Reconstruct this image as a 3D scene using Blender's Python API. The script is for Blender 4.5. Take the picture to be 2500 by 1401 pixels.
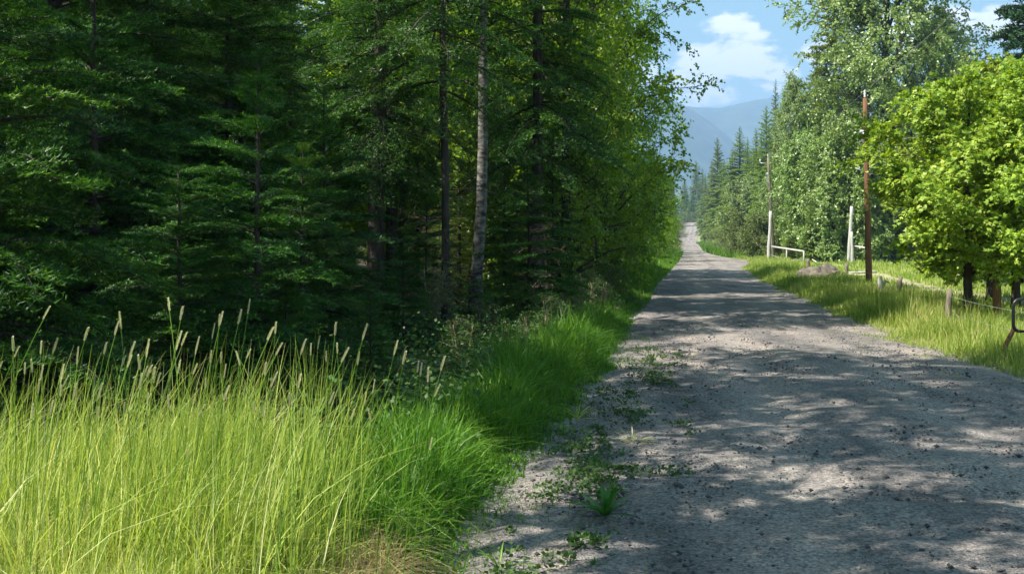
import bpy, math
import numpy as np
from mathutils import Vector, Matrix
R = math.radians
for o in list(bpy.data.objects): bpy.data.objects.remove(o, do_unlink=True)
scene = bpy.context.scene
COL = scene.collection
rng = np.random.default_rng(11)

# ------------------------------------------------------------------ camera, sky, sun, exposure
F, EYE = 2640.0, 1.70                       # focal length in photo pixels, eye height in metres
cam = bpy.data.cameras.new("camera")
cam.lens, cam.sensor_width = 36.0 * F / 2500.0, 36.0
cam.shift_y = -110.0 / 2500.0
cam.clip_start, cam.clip_end = 0.1, 20000.0
camo = bpy.data.objects.new("camera", cam); COL.objects.link(camo)
camo.location = (0, 0, EYE); camo.rotation_euler = (R(90), 0, 0)
scene.camera = camo

SUN_EL, SUN_AZ = 51.0, -112.0               # azimuth from +Y, clockwise positive
sdir = Vector((math.sin(R(SUN_AZ)) * math.cos(R(SUN_EL)), math.cos(R(SUN_AZ)) * math.cos(R(SUN_EL)), math.sin(R(SUN_EL))))
sun = bpy.data.lights.new("sun", 'SUN'); sun.energy = 5.0; sun.angle = R(0.45); sun.color = (1.0, 0.95, 0.85)
suno = bpy.data.objects.new("sun", sun); COL.objects.link(suno)
suno.rotation_euler = sdir.to_track_quat('Z', 'Y').to_euler(); suno.location = (-30, 0, 60)

world = bpy.data.worlds.new("World"); scene.world = world; world.use_nodes = True
nt = world.node_tree; nt.nodes.clear()
def N(t, **k):
    n = nt.nodes.new(t)
    for a, b in k.items(): setattr(n, a, b)
    return n
def MATH(op, a, b=None, clamp=False):
    n = N('ShaderNodeMath', operation=op); n.use_clamp = clamp
    for i, v in enumerate((a, b)):
        if v is None: continue
        if isinstance(v, (int, float)): n.inputs[i].default_value = v
        else: nt.links.new(v, n.inputs[i])
    return n.outputs[0]
sky = N('ShaderNodeTexSky'); sky.sky_type = 'NISHITA'; sky.sun_disc = False
sky.sun_elevation = R(SUN_EL); sky.sun_rotation = R(SUN_AZ % 360)
sky.air_density = 1.0; sky.dust_density = 2.2; sky.ozone_density = 1.0; sky.altitude = 900
tint = N('ShaderNodeMix', data_type='RGBA', blend_type='MULTIPLY'); tint.inputs[0].default_value = 1.0
nt.links.new(sky.outputs[0], tint.inputs[6]); tint.inputs[7].default_value = (0.82, 1.17, 0.86, 1)
tc = N('ShaderNodeTexCoord')
mp = N('ShaderNodeMapping'); mp.inputs['Scale'].default_value = (1, 1, 2.2); nt.links.new(tc.outputs['Generated'], mp.inputs[0])
ns = N('ShaderNodeTexNoise'); ns.inputs['Scale'].default_value = 26; ns.inputs['Detail'].default_value = 7; ns.inputs['Roughness'].default_value = 0.58
nt.links.new(mp.outputs[0], ns.inputs[0])
wsep = N('ShaderNodeSeparateXYZ'); nt.links.new(tc.outputs['Generated'], wsep.inputs[0])
gx, gy, gz_ = wsep.outputs
invy = MATH('DIVIDE', 1.0, MATH('MAXIMUM', gy, 0.05))
ux, uz = MATH('MULTIPLY', gx, invy), MATH('MULTIPLY', gz_, invy)
dens = None                                 # cumulus banks, in directions of the sky
for (px, py, rx, ry, amp) in ((1790, 72, 62, 34, 1.15), (1790, 150, 135, 44, 1.2), (1890, 165, 60, 28, .9), (1690, 190, 85, 32, 1.0), (1740, 232, 90, 26, .95),
                              (1840, 215, 60, 18, .8), (1990, 120, 30, 40, .8), (2455, 50, 62, 46, 1.2), (2250, 60, 140, 60, .9), (1500, 180, 140, 70, .9),
                              (700, 100, 300, 90, .9), (2800, 150, 200, 90, 1.0), (-300, 0, 300, 120, 1.0)):
    dx = MATH('MULTIPLY', MATH('SUBTRACT', ux, (px - 1250) / F), F / rx)
    dz = MATH('MULTIPLY', MATH('SUBTRACT', uz, (590 - py) / F), F / ry)
    d2 = MATH('ADD', MATH('MULTIPLY', dx, dx), MATH('MULTIPLY', dz, dz))
    b = MATH('MULTIPLY', MATH('SUBTRACT', 1.0, MATH('MULTIPLY', d2, 0.55)), amp)
    dens = b if dens is None else MATH('MAXIMUM', dens, b)
dens = MATH('MAXIMUM', dens, -0.55)
ns2 = N('ShaderNodeTexNoise'); ns2.inputs['Scale'].default_value = 85; ns2.inputs['Detail'].default_value = 5; nt.links.new(mp.outputs[0], ns2.inputs[0])
f = MATH('ADD', dens, MATH('MULTIPLY', MATH('SUBTRACT', ns.outputs[0], 0.5), 4.2))
f = MATH('ADD', f, MATH('MULTIPLY', MATH('SUBTRACT', ns2.outputs[0], 0.5), 1.3))
cl = N('ShaderNodeMapRange'); cl.interpolation_type = 'SMOOTHSTEP'
cl.inputs['From Min'].default_value = 0.0; cl.inputs['From Max'].default_value = .9; cl.inputs['To Max'].default_value = 0.9; nt.links.new(f, cl.inputs[0])
ccol = N('ShaderNodeMix', data_type='RGBA'); nt.links.new(cl.outputs[0], ccol.inputs[0]); nt.links.new(tint.outputs[2], ccol.inputs[6])
ccol.inputs[7].default_value = (14.5, 13.2, 12.6, 1)
bg = N('ShaderNodeBackground'); bg.inputs[1].default_value = 0.066; nt.links.new(ccol.outputs[2], bg.inputs[0])
wo = N('ShaderNodeOutputWorld'); nt.links.new(bg.outputs[0], wo.inputs[0])

scene.view_settings.view_transform = 'Standard'; scene.view_settings.look = 'None'
scene.view_settings.exposure = 1.58; scene.view_settings.gamma = 1.0
scene.render.engine = 'CYCLES'
cy = scene.cycles
cy.max_bounces = 6; cy.diffuse_bounces = 3; cy.glossy_bounces = 1; cy.transmission_bounces = 3; cy.transparent_max_bounces = 4; cy.volume_bounces = 0
cy.use_denoising = True; cy.caustics_reflective = False; cy.caustics_refractive = False
cy.use_adaptive_sampling = True; cy.adaptive_threshold = 0.02
try: cy.sample_clamp_indirect = 4.0
except Exception: pass

# ------------------------------------------------------------------ terrain functions
_gy = np.array([-50, 0, 130, 200, 280, 350, 410, 470, 520, 700, 9000], float)
_gz = np.array([0, 0, 0, .30, .75, 1.25, 5.0, 9.9, 11.5, 12, 12], float)
def prof(y): return np.interp(y, _gy, _gz)
def gz(x, y):
    y = np.asarray(y, float); x = np.asarray(x, float)
    und = 0.05 * np.sin(x * .9 + 1.3) * np.sin(y * .55 + x * .2) + 0.03 * np.sin(x * 2.3 + y * 1.7)
    l, r = edgeL(y), edgeR(y)
    off = np.clip(np.maximum(l - x, x - r) / 1.5, 0, 1)
    return prof(y) + und * off + 0.0
_Ly = np.array([-10, 2, 5.54, 7.36, 10.9, 14.5, 21.4, 40.8, 90, 150, 300, 350, 470, 600], float)
_Lx = np.array([-3.0, -1.1, -.30, -.02, .68, 1.40, 2.35, 5.3, 13.7, 23.6, 48.0, 54.8, 76.5, 98], float)
_Ry = np.array([-10, 5, 10, 13.2, 18.7, 28, 50, 70, 90, 100, 112, 150, 170, 300, 350, 470, 600], float)
_Rx = np.array([30, 22, 9.5, 6.3, 6.73, 7.96, 11.35, 15.0, 19.9, 21.8, 22.6, 27.6, 30.4, 52.2, 59.6, 81.6, 103], float)
def edgeL(y): return np.interp(y, _Ly, _Lx)
def edgeR(y): return np.interp(y, _Ry, _Rx)
def PX(px, D): return (px - 1250.0) / F * D

# ------------------------------------------------------------------ materials
def mat_new(name):
    m = bpy.data.materials.new(name); m.use_nodes = True
    t = m.node_tree; t.nodes.clear()
    return m, t, t.nodes.new('ShaderNodeOutputMaterial')
def ramp(t, fac, stops):
    n = t.nodes.new('ShaderNodeValToRGB'); e = n.color_ramp.elements
    e[0].position, e[0].color = stops[0][0], (*stops[0][1], 1)
    e[1].position, e[1].color = stops[-1][0], (*stops[-1][1], 1)
    for p, c in stops[1:-1]:
        k = e.new(p); k.color = (*c, 1)
    t.links.new(fac, n.inputs[0]); return n.outputs[0]
def leaf_mat(name, stops, trans=.35, tcol=(1.25, 1.25, .5), spec=.3, rough=.5, patch=0.0):
    m, t, out = mat_new(name)
    at = t.nodes.new('ShaderNodeAttribute'); at.attribute_name = 'rnd'
    fac = at.outputs['Fac']
    if patch:
        g = t.nodes.new('ShaderNodeNewGeometry'); n = t.nodes.new('ShaderNodeTexNoise'); n.inputs['Scale'].default_value = patch; n.inputs['Detail'].default_value = 3
        t.links.new(g.outputs['Position'], n.inputs[0])
        a = t.nodes.new('ShaderNodeMath'); a.operation = 'MULTIPLY_ADD'; t.links.new(n.outputs[0], a.inputs[0]); a.inputs[1].default_value = 1.4; a.inputs[2].default_value = -.7
        b = t.nodes.new('ShaderNodeMath'); b.operation = 'ADD'; b.use_clamp = True; t.links.new(a.outputs[0], b.inputs[0]); t.links.new(fac, b.inputs[1]); fac = b.outputs[0]
    oi = t.nodes.new('ShaderNodeObjectInfo')
    c = ramp(t, fac, stops)
    hs = t.nodes.new('ShaderNodeHueSaturation')
    v = t.nodes.new('ShaderNodeMapRange'); v.inputs['To Min'].default_value = .88; v.inputs['To Max'].default_value = 1.12; t.links.new(oi.outputs['Random'], v.inputs[0])
    h = t.nodes.new('ShaderNodeMapRange'); h.inputs['To Min'].default_value = .493; h.inputs['To Max'].default_value = .509; t.links.new(oi.outputs['Random'], h.inputs[0])
    t.links.new(v.outputs[0], hs.inputs['Value']); t.links.new(h.outputs[0], hs.inputs['Hue']); t.links.new(c, hs.inputs['Color'])
    c = hs.outputs[0]
    p = t.nodes.new('ShaderNodeBsdfPrincipled'); p.inputs['Roughness'].default_value = rough; p.inputs['Specular IOR Level'].default_value = spec
    t.links.new(c, p.inputs['Base Color'])
    mul = t.nodes.new('ShaderNodeMix'); mul.data_type = 'RGBA'; mul.blend_type = 'MULTIPLY'; mul.inputs[0].default_value = 1
    t.links.new(c, mul.inputs[6]); mul.inputs[7].default_value = (*tcol, 1)
    tr = t.nodes.new('ShaderNodeBsdfTranslucent'); t.links.new(mul.outputs[2], tr.inputs[0])
    mx = t.nodes.new('ShaderNodeMixShader'); mx.inputs[0].default_value = trans
    t.links.new(p.outputs[0], mx.inputs[1]); t.links.new(tr.outputs[0], mx.inputs[2]); t.links.new(mx.outputs[0], out.inputs[0])
    return m
def surf_mat(name, stops, scale=8, rough=.9, stretch=(1, 1, 1), bump=.3, detail=6, bscale=None, metal=0, spec=.3, coord='Object'):
    m, t, out = mat_new(name)
    tcx = t.nodes.new('ShaderNodeTexCoord'); mpx = t.nodes.new('ShaderNodeMapping'); mpx.inputs['Scale'].default_value = stretch
    t.links.new(tcx.outputs[coord], mpx.inputs[0])
    n = t.nodes.new('ShaderNodeTexNoise'); n.inputs['Scale'].default_value = scale; n.inputs['Detail'].default_value = detail; n.inputs['Roughness'].default_value = .65
    t.links.new(mpx.outputs[0], n.inputs[0])
    p = t.nodes.new('ShaderNodeBsdfPrincipled'); p.inputs['Roughness'].default_value = rough; p.inputs['Metallic'].default_value = metal; p.inputs['Specular IOR Level'].default_value = spec
    t.links.new(ramp(t, n.outputs[0], stops), p.inputs['Base Color'])
    if bump:
        n2 = t.nodes.new('ShaderNodeTexNoise'); n2.inputs['Scale'].default_value = bscale or scale * 2.5; n2.inputs['Detail'].default_value = 6; t.links.new(mpx.outputs[0], n2.inputs[0])
        bm = t.nodes.new('ShaderNodeBump'); bm.inputs['Strength'].default_value = bump; bm.inputs['Distance'].default_value = .02
        t.links.new(n2.outputs[0], bm.inputs['Height']); t.links.new(bm.outputs[0], p.inputs['Normal'])
    t.links.new(p.outputs[0], out.inputs[0]); return m

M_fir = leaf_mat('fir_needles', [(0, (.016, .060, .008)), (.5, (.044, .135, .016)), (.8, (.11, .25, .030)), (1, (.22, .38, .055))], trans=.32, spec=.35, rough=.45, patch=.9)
M_firblue = leaf_mat('spruce_needles', [(0, (.020, .060, .030)), (.6, (.045, .105, .055)), (1, (.09, .17, .085))], trans=.15, spec=.35)
M_conif = leaf_mat('conifer_needles', [(0, (.10, .15, .03)), (.6, (.21, .28, .06)), (1, (.33, .39, .11))], trans=.3, spec=.3)
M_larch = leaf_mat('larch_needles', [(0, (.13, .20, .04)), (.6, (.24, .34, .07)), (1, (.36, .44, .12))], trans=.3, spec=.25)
M_cotl = leaf_mat('roadside_leaf', [(0, (.075, .16, .014)), (.6, (.19, .30, .032)), (1, (.36, .45, .07))], trans=.5, tcol=(1.7, 1.7, .5), spec=.4, rough=.35)
M_cotr = leaf_mat('cottonwood_leaf', [(0, (.11, .19, .035)), (.5, (.22, .31, .075)), (.8, (.38, .45, .18)), (1, (.62, .65, .40))], trans=.32, tcol=(1.2, 1.3, .6), spec=.6, rough=.38)
M_maple = leaf_mat('maple_leaf', [(0, (.09, .17, .020)), (.5, (.26, .37, .045)), (.8, (.44, .51, .09)), (1, (.62, .62, .19))], trans=.42, tcol=(1.3, 1.25, .35), spec=.3, rough=.5)
M_willow = leaf_mat('willow_leaf', [(0, (.09, .14, .035)), (.6, (.17, .22, .07)), (1, (.28, .31, .14))], trans=.35, spec=.3)
M_under = leaf_mat('undergrowth_leaf', [(0, (.035, .085, .018)), (.6, (.07, .14, .03)), (1, (.14, .21, .06))], trans=.35, spec=.35)
M_grass = leaf_mat('meadow_blade', [(0, (.17, .25, .030)), (.5, (.36, .44, .085)), (.8, (.52, .55, .19)), (1, (.72, .66, .40))], trans=.42, tcol=(1.3, 1.25, .6), spec=.3, rough=.45, patch=.8)
M_grassV = leaf_mat('verge_blade', [(0, (.055, .14, .014)), (.6, (.12, .25, .022)), (1, (.22, .35, .05))], trans=.42, tcol=(1.2, 1.25, .45), spec=.3, rough=.45, patch=.6)
M_grassR = leaf_mat('dry_verge_blade', [(0, (.12, .23, .03)), (.5, (.29, .39, .07)), (.8, (.47, .49, .17)), (1, (.60, .54, .27))], trans=.40, spec=.25, patch=.35)
M_pale = leaf_mat('pale_blade', [(0, (.34, .40, .10)), (.6, (.55, .55, .24)), (1, (.74, .68, .44))], trans=.35, spec=.4)
M_dry = leaf_mat('dry_blade', [(0, (.30, .22, .10)), (1, (.52, .42, .24))], trans=.3, spec=.2)
M_seed = leaf_mat('seed_head', [(0, (.50, .49, .28)), (1, (.82, .77, .54))], trans=.3, tcol=(1, 1, .8), spec=.2, rough=.7)
M_dock = leaf_mat('dock_leaf', [(0, (.03, .12, .012)), (1, (.08, .24, .025))], trans=.4, spec=.45, rough=.35)
M_bark = surf_mat('bark', [(.3, (.020, .016, .012)), (.55, (.055, .045, .036)), (.75, (.11, .095, .078))], scale=9, stretch=(1, 1, .22), bump=1.0)
M_birch = surf_mat('pale_bark', [(.36, (.02, .018, .016)), (.48, (.09, .085, .075)), (.62, (.20, .19, .17)), (.75, (.34, .325, .30))], scale=5, stretch=(1, 1, 2.2), bump=.5)
M_twig = surf_mat('dead_twig', [(.3, (.13, .085, .055)), (.7, (.30, .22, .16))], scale=20, bump=0)
M_pole = surf_mat('creosoted_wood', [(.3, (.10, .045, .022)), (.55, (.20, .095, .05)), (.75, (.32, .20, .13))], scale=6, stretch=(6, 6, .25), bump=.4)
M_post = surf_mat('weathered_wood', [(.3, (.10, .08, .06)), (.6, (.22, .185, .145)), (.8, (.34, .30, .25))], scale=8, stretch=(5, 5, .5), bump=.5)
M_white = surf_mat('bleached_post', [(.3, (.28, .26, .24)), (.6, (.48, .46, .43)), (.8, (.60, .58, .55))], scale=5, stretch=(5, 5, .4), bump=.4)
M_steel = surf_mat('galvanised_steel', [(.3, (.42, .44, .46)), (.7, (.60, .62, .64))], scale=12, rough=.45, metal=.4, bump=0)
M_black = surf_mat('black_paint', [(.3, (.010, .010, .012)), (.7, (.022, .02, .022))], scale=20, rough=.35, bump=.05, spec=.5)
M_wire = surf_mat('wire_metal', [(.3, (.16, .16, .17)), (.7, (.28, .28, .28))], scale=20, rough=.5, bump=0)
M_rope = surf_mat('pale_rope', [(.3, (.55, .48, .30)), (.7, (.72, .66, .48))], scale=20, bump=0)
M_ceram = surf_mat('porcelain', [(.3, (.6, .6, .58)), (.7, (.75, .75, .72))], scale=10, rough=.25, bump=0)
M_rock = surf_mat('boulder_rock', [(.3, (.05, .042, .035)), (.55, (.15, .125, .10)), (.8, (.30, .26, .21))], scale=4, bump=1.0)
M_stone = leaf_mat('pebble', [(0, (.045, .045, .05)), (.7, (.12, .115, .12)), (.9, (.26, .24, .22)), (1, (.5, .47, .43))], trans=0, spec=.3, rough=.8)

# gravel road
M_road, t, out = mat_new('gravel')
tcx = t.nodes.new('ShaderNodeNewGeometry')
def nz(scale, detail=8, stretch=None, rough=.6):
    n = t.nodes.new('ShaderNodeTexNoise'); n.inputs['Scale'].default_value = scale; n.inputs['Detail'].default_value = detail; n.inputs['Roughness'].default_value = rough
    if stretch:
        mpx = t.nodes.new('ShaderNodeMapping'); mpx.inputs['Scale'].default_value = stretch; mpx.inputs['Rotation'].default_value = (0, 0, R(9.5)); t.links.new(tcx.outputs['Position'], mpx.inputs[0]); t.links.new(mpx.outputs[0], n.inputs[0])
    else: t.links.new(tcx.outputs['Position'], n.inputs[0])
    return n.outputs[0]
def mixc(fac, a, b, mode='MIX'):
    n = t.nodes.new('ShaderNodeMix'); n.data_type = 'RGBA'; n.blend_type = mode
    for i, v in ((0, fac), (6, a), (7, b)):
        if isinstance(v, (int, float)): n.inputs[i].default_value = v
        elif isinstance(v, tuple): n.inputs[i].default_value = (*v, 1)
        else: t.links.new(v, n.inputs[i])
    return n.outputs[2]
base = ramp(t, nz(.9, 5, (1.8, .28, 1)), [(.34, (.155, .145, .14)), (.5, (.245, .222, .21)), (.66, (.40, .335, .285))])
rat = t.nodes.new('ShaderNodeAttribute'); rat.attribute_name = 'zone'; rsep = t.nodes.new('ShaderNodeSeparateColor'); t.links.new(rat.outputs['Color'], rsep.inputs[0])
base = mixc(rsep.outputs[0], base, mixc(nz(2.2, 4), (.27, .245, .228), (.43, .375, .33)))
fine = ramp(t, nz(34, 6, None, .75), [(.33, (.45, .45, .47)), (.5, (.95, .95, .95)), (.68, (1.30, 1.28, 1.25))])
c = mixc(1.0, base, fine, 'MULTIPLY')
vor = t.nodes.new('ShaderNodeTexVoronoi'); vor.inputs['Scale'].default_value = 60; t.links.new(tcx.outputs['Position'], vor.inputs[0])
vs = t.nodes.new('ShaderNodeSeparateColor'); t.links.new(vor.outputs['Color'], vs.inputs[0])
stone = ramp(t, vs.outputs[0], [(0, (.35, .35, .38)), (.5, (.9, .9, .9)), (1, (1.35, 1.3, 1.25))])
c = mixc(.75, c, stone, 'MULTIPLY')
gm = ramp(t, nz(5.5, 7, (1, .6, 1), .72), [(.52, (0, 0, 0)), (.66, (.75, .75, .75))])
c = mixc(gm, c, mixc(1.0, c, (.50, .50, .53), 'MULTIPLY'))
p = t.nodes.new('ShaderNodeBsdfPrincipled'); p.inputs['Roughness'].default_value = .93; p.inputs['Specular IOR Level'].default_value = .2
t.links.new(c, p.inputs['Base Color'])
bh = t.nodes.new('ShaderNodeMath'); bh.operation = 'ADD'; t.links.new(nz(40, 5), bh.inputs[0]); t.links.new(vor.outputs['Distance'], bh.inputs[1])
bm = t.nodes.new('ShaderNodeBump'); bm.inputs['Strength'].default_value = .8; bm.inputs['Distance'].default_value = .016
t.links.new(bh.outputs[0], bm.inputs['Height']); t.links.new(bm.outputs[0], p.inputs['Normal']); t.links.new(p.outputs[0], out.inputs[0])

# ground: forest litter on the left, cropped pasture on the right, worn trails through the pasture
M_ground, t, out = mat_new('earth_and_turf')
tcx = t.nodes.new('ShaderNodeNewGeometry')
za = t.nodes.new('ShaderNodeAttribute'); za.attribute_name = 'zone'
sp = t.nodes.new('ShaderNodeSeparateColor'); t.links.new(za.outputs['Color'], sp.inputs[0])
litter = ramp(t, nz(14, 7), [(.3, (.035, .028, .018)), (.55, (.075, .062, .035)), (.75, (.13, .10, .06))])
turf = ramp(t, nz(1.3, 9, None, .7), [(.3, (.14, .19, .04)), (.5, (.23, .27, .075)), (.7, (.33, .32, .13))])
trail = ramp(t, nz(3, 6), [(.3, (.33, .27, .19)), (.7, (.50, .42, .31))])
c = mixc(sp.outputs[0], litter, turf)
c = mixc(sp.outputs[1], c, trail)
grav = ramp(t, nz(26, 6, None, .75), [(.33, (.09, .085, .085)), (.5, (.25, .23, .21)), (.68, (.42, .38, .34))])
c = mixc(sp.outputs[2], c, grav)
p = t.nodes.new('ShaderNodeBsdfPrincipled'); p.inputs['Roughness'].default_value = .95; p.inputs['Specular IOR Level'].default_value = .1
t.links.new(c, p.inputs['Base Color'])
bm = t.nodes.new('ShaderNodeBump'); bm.inputs['Strength'].default_value = .8; bm.inputs['Distance'].default_value = .06
t.links.new(nz(9, 8), bm.inputs['Height']); t.links.new(bm.outputs[0], p.inputs['Normal']); t.links.new(p.outputs[0], out.inputs[0])

# ------------------------------------------------------------------ mesh building
def mesh(name, V, quads=None, tris=None, mats=(), rnd=None, midx=None, smooth=False, color=None):
    V = np.asarray(V, np.float32); me = bpy.data.meshes.new(name)
    nq = 0 if quads is None else len(quads); ntr = 0 if tris is None else len(tris)
    me.vertices.add(len(V)); me.vertices.foreach_set('co', V.ravel())
    loops = []
    if nq: loops.append(np.asarray(quads, np.int32).ravel())
    if ntr: loops.append(np.asarray(tris, np.int32).ravel())
    loops = np.concatenate(loops)
    me.loops.add(len(loops)); me.loops.foreach_set('vertex_index', loops)
    me.polygons.add(nq + ntr)
    ls = np.concatenate([np.arange(nq, dtype=np.int32) * 4, nq * 4 + np.arange(ntr, dtype=np.int32) * 3])
    me.polygons.foreach_set('loop_start', ls.astype(np.int32))
    if midx is not None: me.polygons.foreach_set('material_index', np.asarray(midx, np.int32))
    if smooth: me.polygons.foreach_set('use_smooth', np.ones(nq + ntr, bool))
    for m in mats: me.materials.append(m)
    if rnd is not None:
        a = me.attributes.new('rnd', 'FLOAT', 'FACE'); a.data.foreach_set('value', np.asarray(rnd, np.float32))
    if color is not None:
        a = me.attributes.new('zone', 'FLOAT_COLOR', 'POINT'); a.data.foreach_set('color', np.asarray(color, np.float32).ravel())
    me.update(calc_edges=True)
    return me
def link(name, me, parent=None, loc=None):
    o = bpy.data.objects.new(name, me); COL.objects.link(o)
    if parent is not None: o.parent = parent
    if loc is not None: o.location = loc
    return o
def tag(o, label=None, cat=None, group=None, kind=None):
    if label: o['label'] = label
    if cat: o['category'] = cat
    if group: o['group'] = group
    if kind: o['kind'] = kind
    return o
def unit(v): return v / np.maximum(np.linalg.norm(v, axis=-1, keepdims=True), 1e-9)

class Geo:                                     # collects tubes, boxes into one mesh
    def __init__(s): s.V, s.Q, s.n = [], [], 0
    def add(s, V, Q): s.V.append(np.asarray(V, float)); s.Q.append(np.asarray(Q, int) + s.n); s.n += len(V); return s
    def tube(s, P, r, k=8, cap=True):
        P = np.asarray(P, float); n = len(P); r = np.broadcast_to(np.asarray(r, float), (n,))
        T = np.gradient(P, axis=0); T = unit(T)
        ref = np.where(np.abs(T[:, 2:3]) > .9, np.array([[1., 0, 0]]), np.array([[0, 0, 1.]]))
        if np.abs(T[:, 2]).mean() > .6: ref = np.broadcast_to(np.array([[1., 0, 0]]), (n, 3))
        A = unit(np.cross(ref, T)); B = np.cross(T, A)
        a = np.linspace(0, 2 * np.pi, k, endpoint=False)
        V = P[:, None] + r[:, None, None] * (np.cos(a)[None, :, None] * A[:, None] + np.sin(a)[None, :, None] * B[:, None])
        V = V.reshape(-1, 3)
        i = np.arange(n - 1)[:, None] * k; j = np.arange(k)[None]; j2 = (j + 1) % k
        Q = np.stack([i + j, i + j2, i + k + j2, i + k + j], -1).reshape(-1, 4)
        if cap and k >= 4:
            c0, c1 = len(V), len(V) + 1; V = np.vstack([V, P[0], P[-1]])
            jj = np.arange(0, k, 2)
            Q = np.vstack([Q, np.stack([np.full(len(jj), c0), (jj + 2) % k, (jj + 1) % k, jj], -1),
                           np.stack([np.full(len(jj), c1), (n - 1) * k + jj, (n - 1) * k + (jj + 1) % k, (n - 1) * k + (jj + 2) % k], -1)])
        return s.add(V, Q)
    def obj(s, name, m, parent=None, smooth=True):
        return link(name, mesh(name, np.vstack(s.V), quads=np.vstack(s.Q), mats=[m], smooth=smooth), parent)
    def me(s, name, m): return mesh(name, np.vstack(s.V), quads=np.vstack(s.Q), mats=[m], smooth=True)

# ------------------------------------------------------------------ conifers
def bough(L, step, nl, nw, sp, tert, r):
    """One fir bough along +X: (needle triangle verts n,3,3), (axis path). Twigs fan out in the XY plane."""
    t = np.linspace(0, 1, 9)
    ax = np.stack([t * L, r.normal(0, .015 * L, 9).cumsum() * .5, L * (.10 * np.sin(t * 2.2) - .20 * t ** 2)], 1)
    def at(tt): return np.stack([np.interp(tt, t, ax[:, k]) for k in range(3)], -1)
    S0, S1 = [at(np.array([.12]))], [at(np.array([.5]))]
    S0.append(at(np.array([.5]))); S1.append(at(np.array([1.])))
    n = int(L / step); ts = np.linspace(.14, .97, n) + r.normal(0, .006, n)
    for sgn in (-1, 1):
        base = at(ts); ang = sgn * R(52) + r.normal(0, .13, n)
        ln = L * (.46 * (1 - ts) ** .8 * np.clip(ts * 4, .35, 1) + .07) * r.uniform(.7, 1.15, n)
        d = np.stack([np.cos(ang), np.sin(ang), r.normal(-.08, .10, n)], 1)
        mid = base + d * ln[:, None] * .55
        d2 = d + np.array([.25, 0, -.16]); end = mid + unit(d2) * ln[:, None] * .5
        S0 += [base, mid]; S1 += [mid, end]
        if tert:
            for u in np.arange(.22, .95, tert):
                b2 = base + (end - base) * u
                for s2 in (-1, 1):
                    a2 = ang + s2 * R(48); l2 = ln * (.42 * (1 - u) + .06) * r.uniform(.6, 1.1, n)
                    d3 = np.stack([np.cos(a2), np.sin(a2), r.normal(-.06, .12, n)], 1)
                    k = l2 > .035
                    S0.append(b2[k]); S1.append((b2 + d3 * l2[:, None])[k])
    S0, S1 = np.vstack(S0), np.vstack(S1)
    ln = np.linalg.norm(S1 - S0, axis=1); cnt = np.maximum(2, (ln / sp).astype(int))
    idx = np.repeat(np.arange(len(S0)), cnt)
    tt = r.uniform(0, 1, len(idx)); P = S0[idx] + (S1 - S0)[idx] * tt[:, None]; d = unit((S1 - S0)[idx])
    sg = np.where(r.random(len(idx)) < .5, -1., 1.)[:, None]
    side = unit(np.cross(np.array([0, 0, 1.]), d)); up = np.cross(d, side)
    a = r.uniform(.75, 1.25, len(idx))[:, None]
    nd = unit(d * np.cos(a) + sg * side * np.sin(a) + up * r.normal(.25, .55, len(idx))[:, None])
    l = nl * r.uniform(.75, 1.2, len(idx))[:, None]
    w = unit(d + r.normal(0, .3, d.shape)) * nw * .5
    T = np.stack([P - w, P + w, P + nd * l], 1)
    outer = np.clip(np.linalg.norm(P[:, :2], axis=1) / L, 0, 1)
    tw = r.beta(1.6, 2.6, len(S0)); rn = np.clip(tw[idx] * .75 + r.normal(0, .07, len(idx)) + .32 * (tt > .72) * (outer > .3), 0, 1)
    return T, rn, ax
_bc = {}
def bough_set(key, L, step, nl, nw, sp, tert, k=3):
    if key not in _bc:
        r = np.random.default_rng(hash(key) % 1000 if isinstance(key, int) else sum(map(ord, key)))
        _bc[key] = [bough(L, step, nl, nw, sp, tert, r) for _ in range(k)] + [L]
    return _bc[key]
FINE = lambda: (bough_set('fs', .6, .075, .036, .0100, .0060, .36), bough_set('fm', 1.2, .105, .042, .0125, .0072, .25), bough_set('fl', 2.1, .14, .047, .0145, .0095, .17))
MID = lambda: (bough_set('ms', .8, .11, .055, .018, .018, .3), bough_set('mm', 1.8, .14, .065, .022, .022, .22), bough_set('ml', 3.0, .19, .075, .026, .028, .17))
COARSE = lambda: (bough_set('cs', .9, .17, .20, .085, .040, 0), bough_set('cm', 1.8, .22, .24, .10, .050, .45), bough_set('cl', 3.0, .30, .28, .12, .065, .30))
def rotm(az, pitch, roll):
    return np.array(Matrix.Rotation(az, 3, 'Z') @ Matrix.Rotation(-pitch, 3, 'Y') @ Matrix.Rotation(roll, 3, 'X'))
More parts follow.
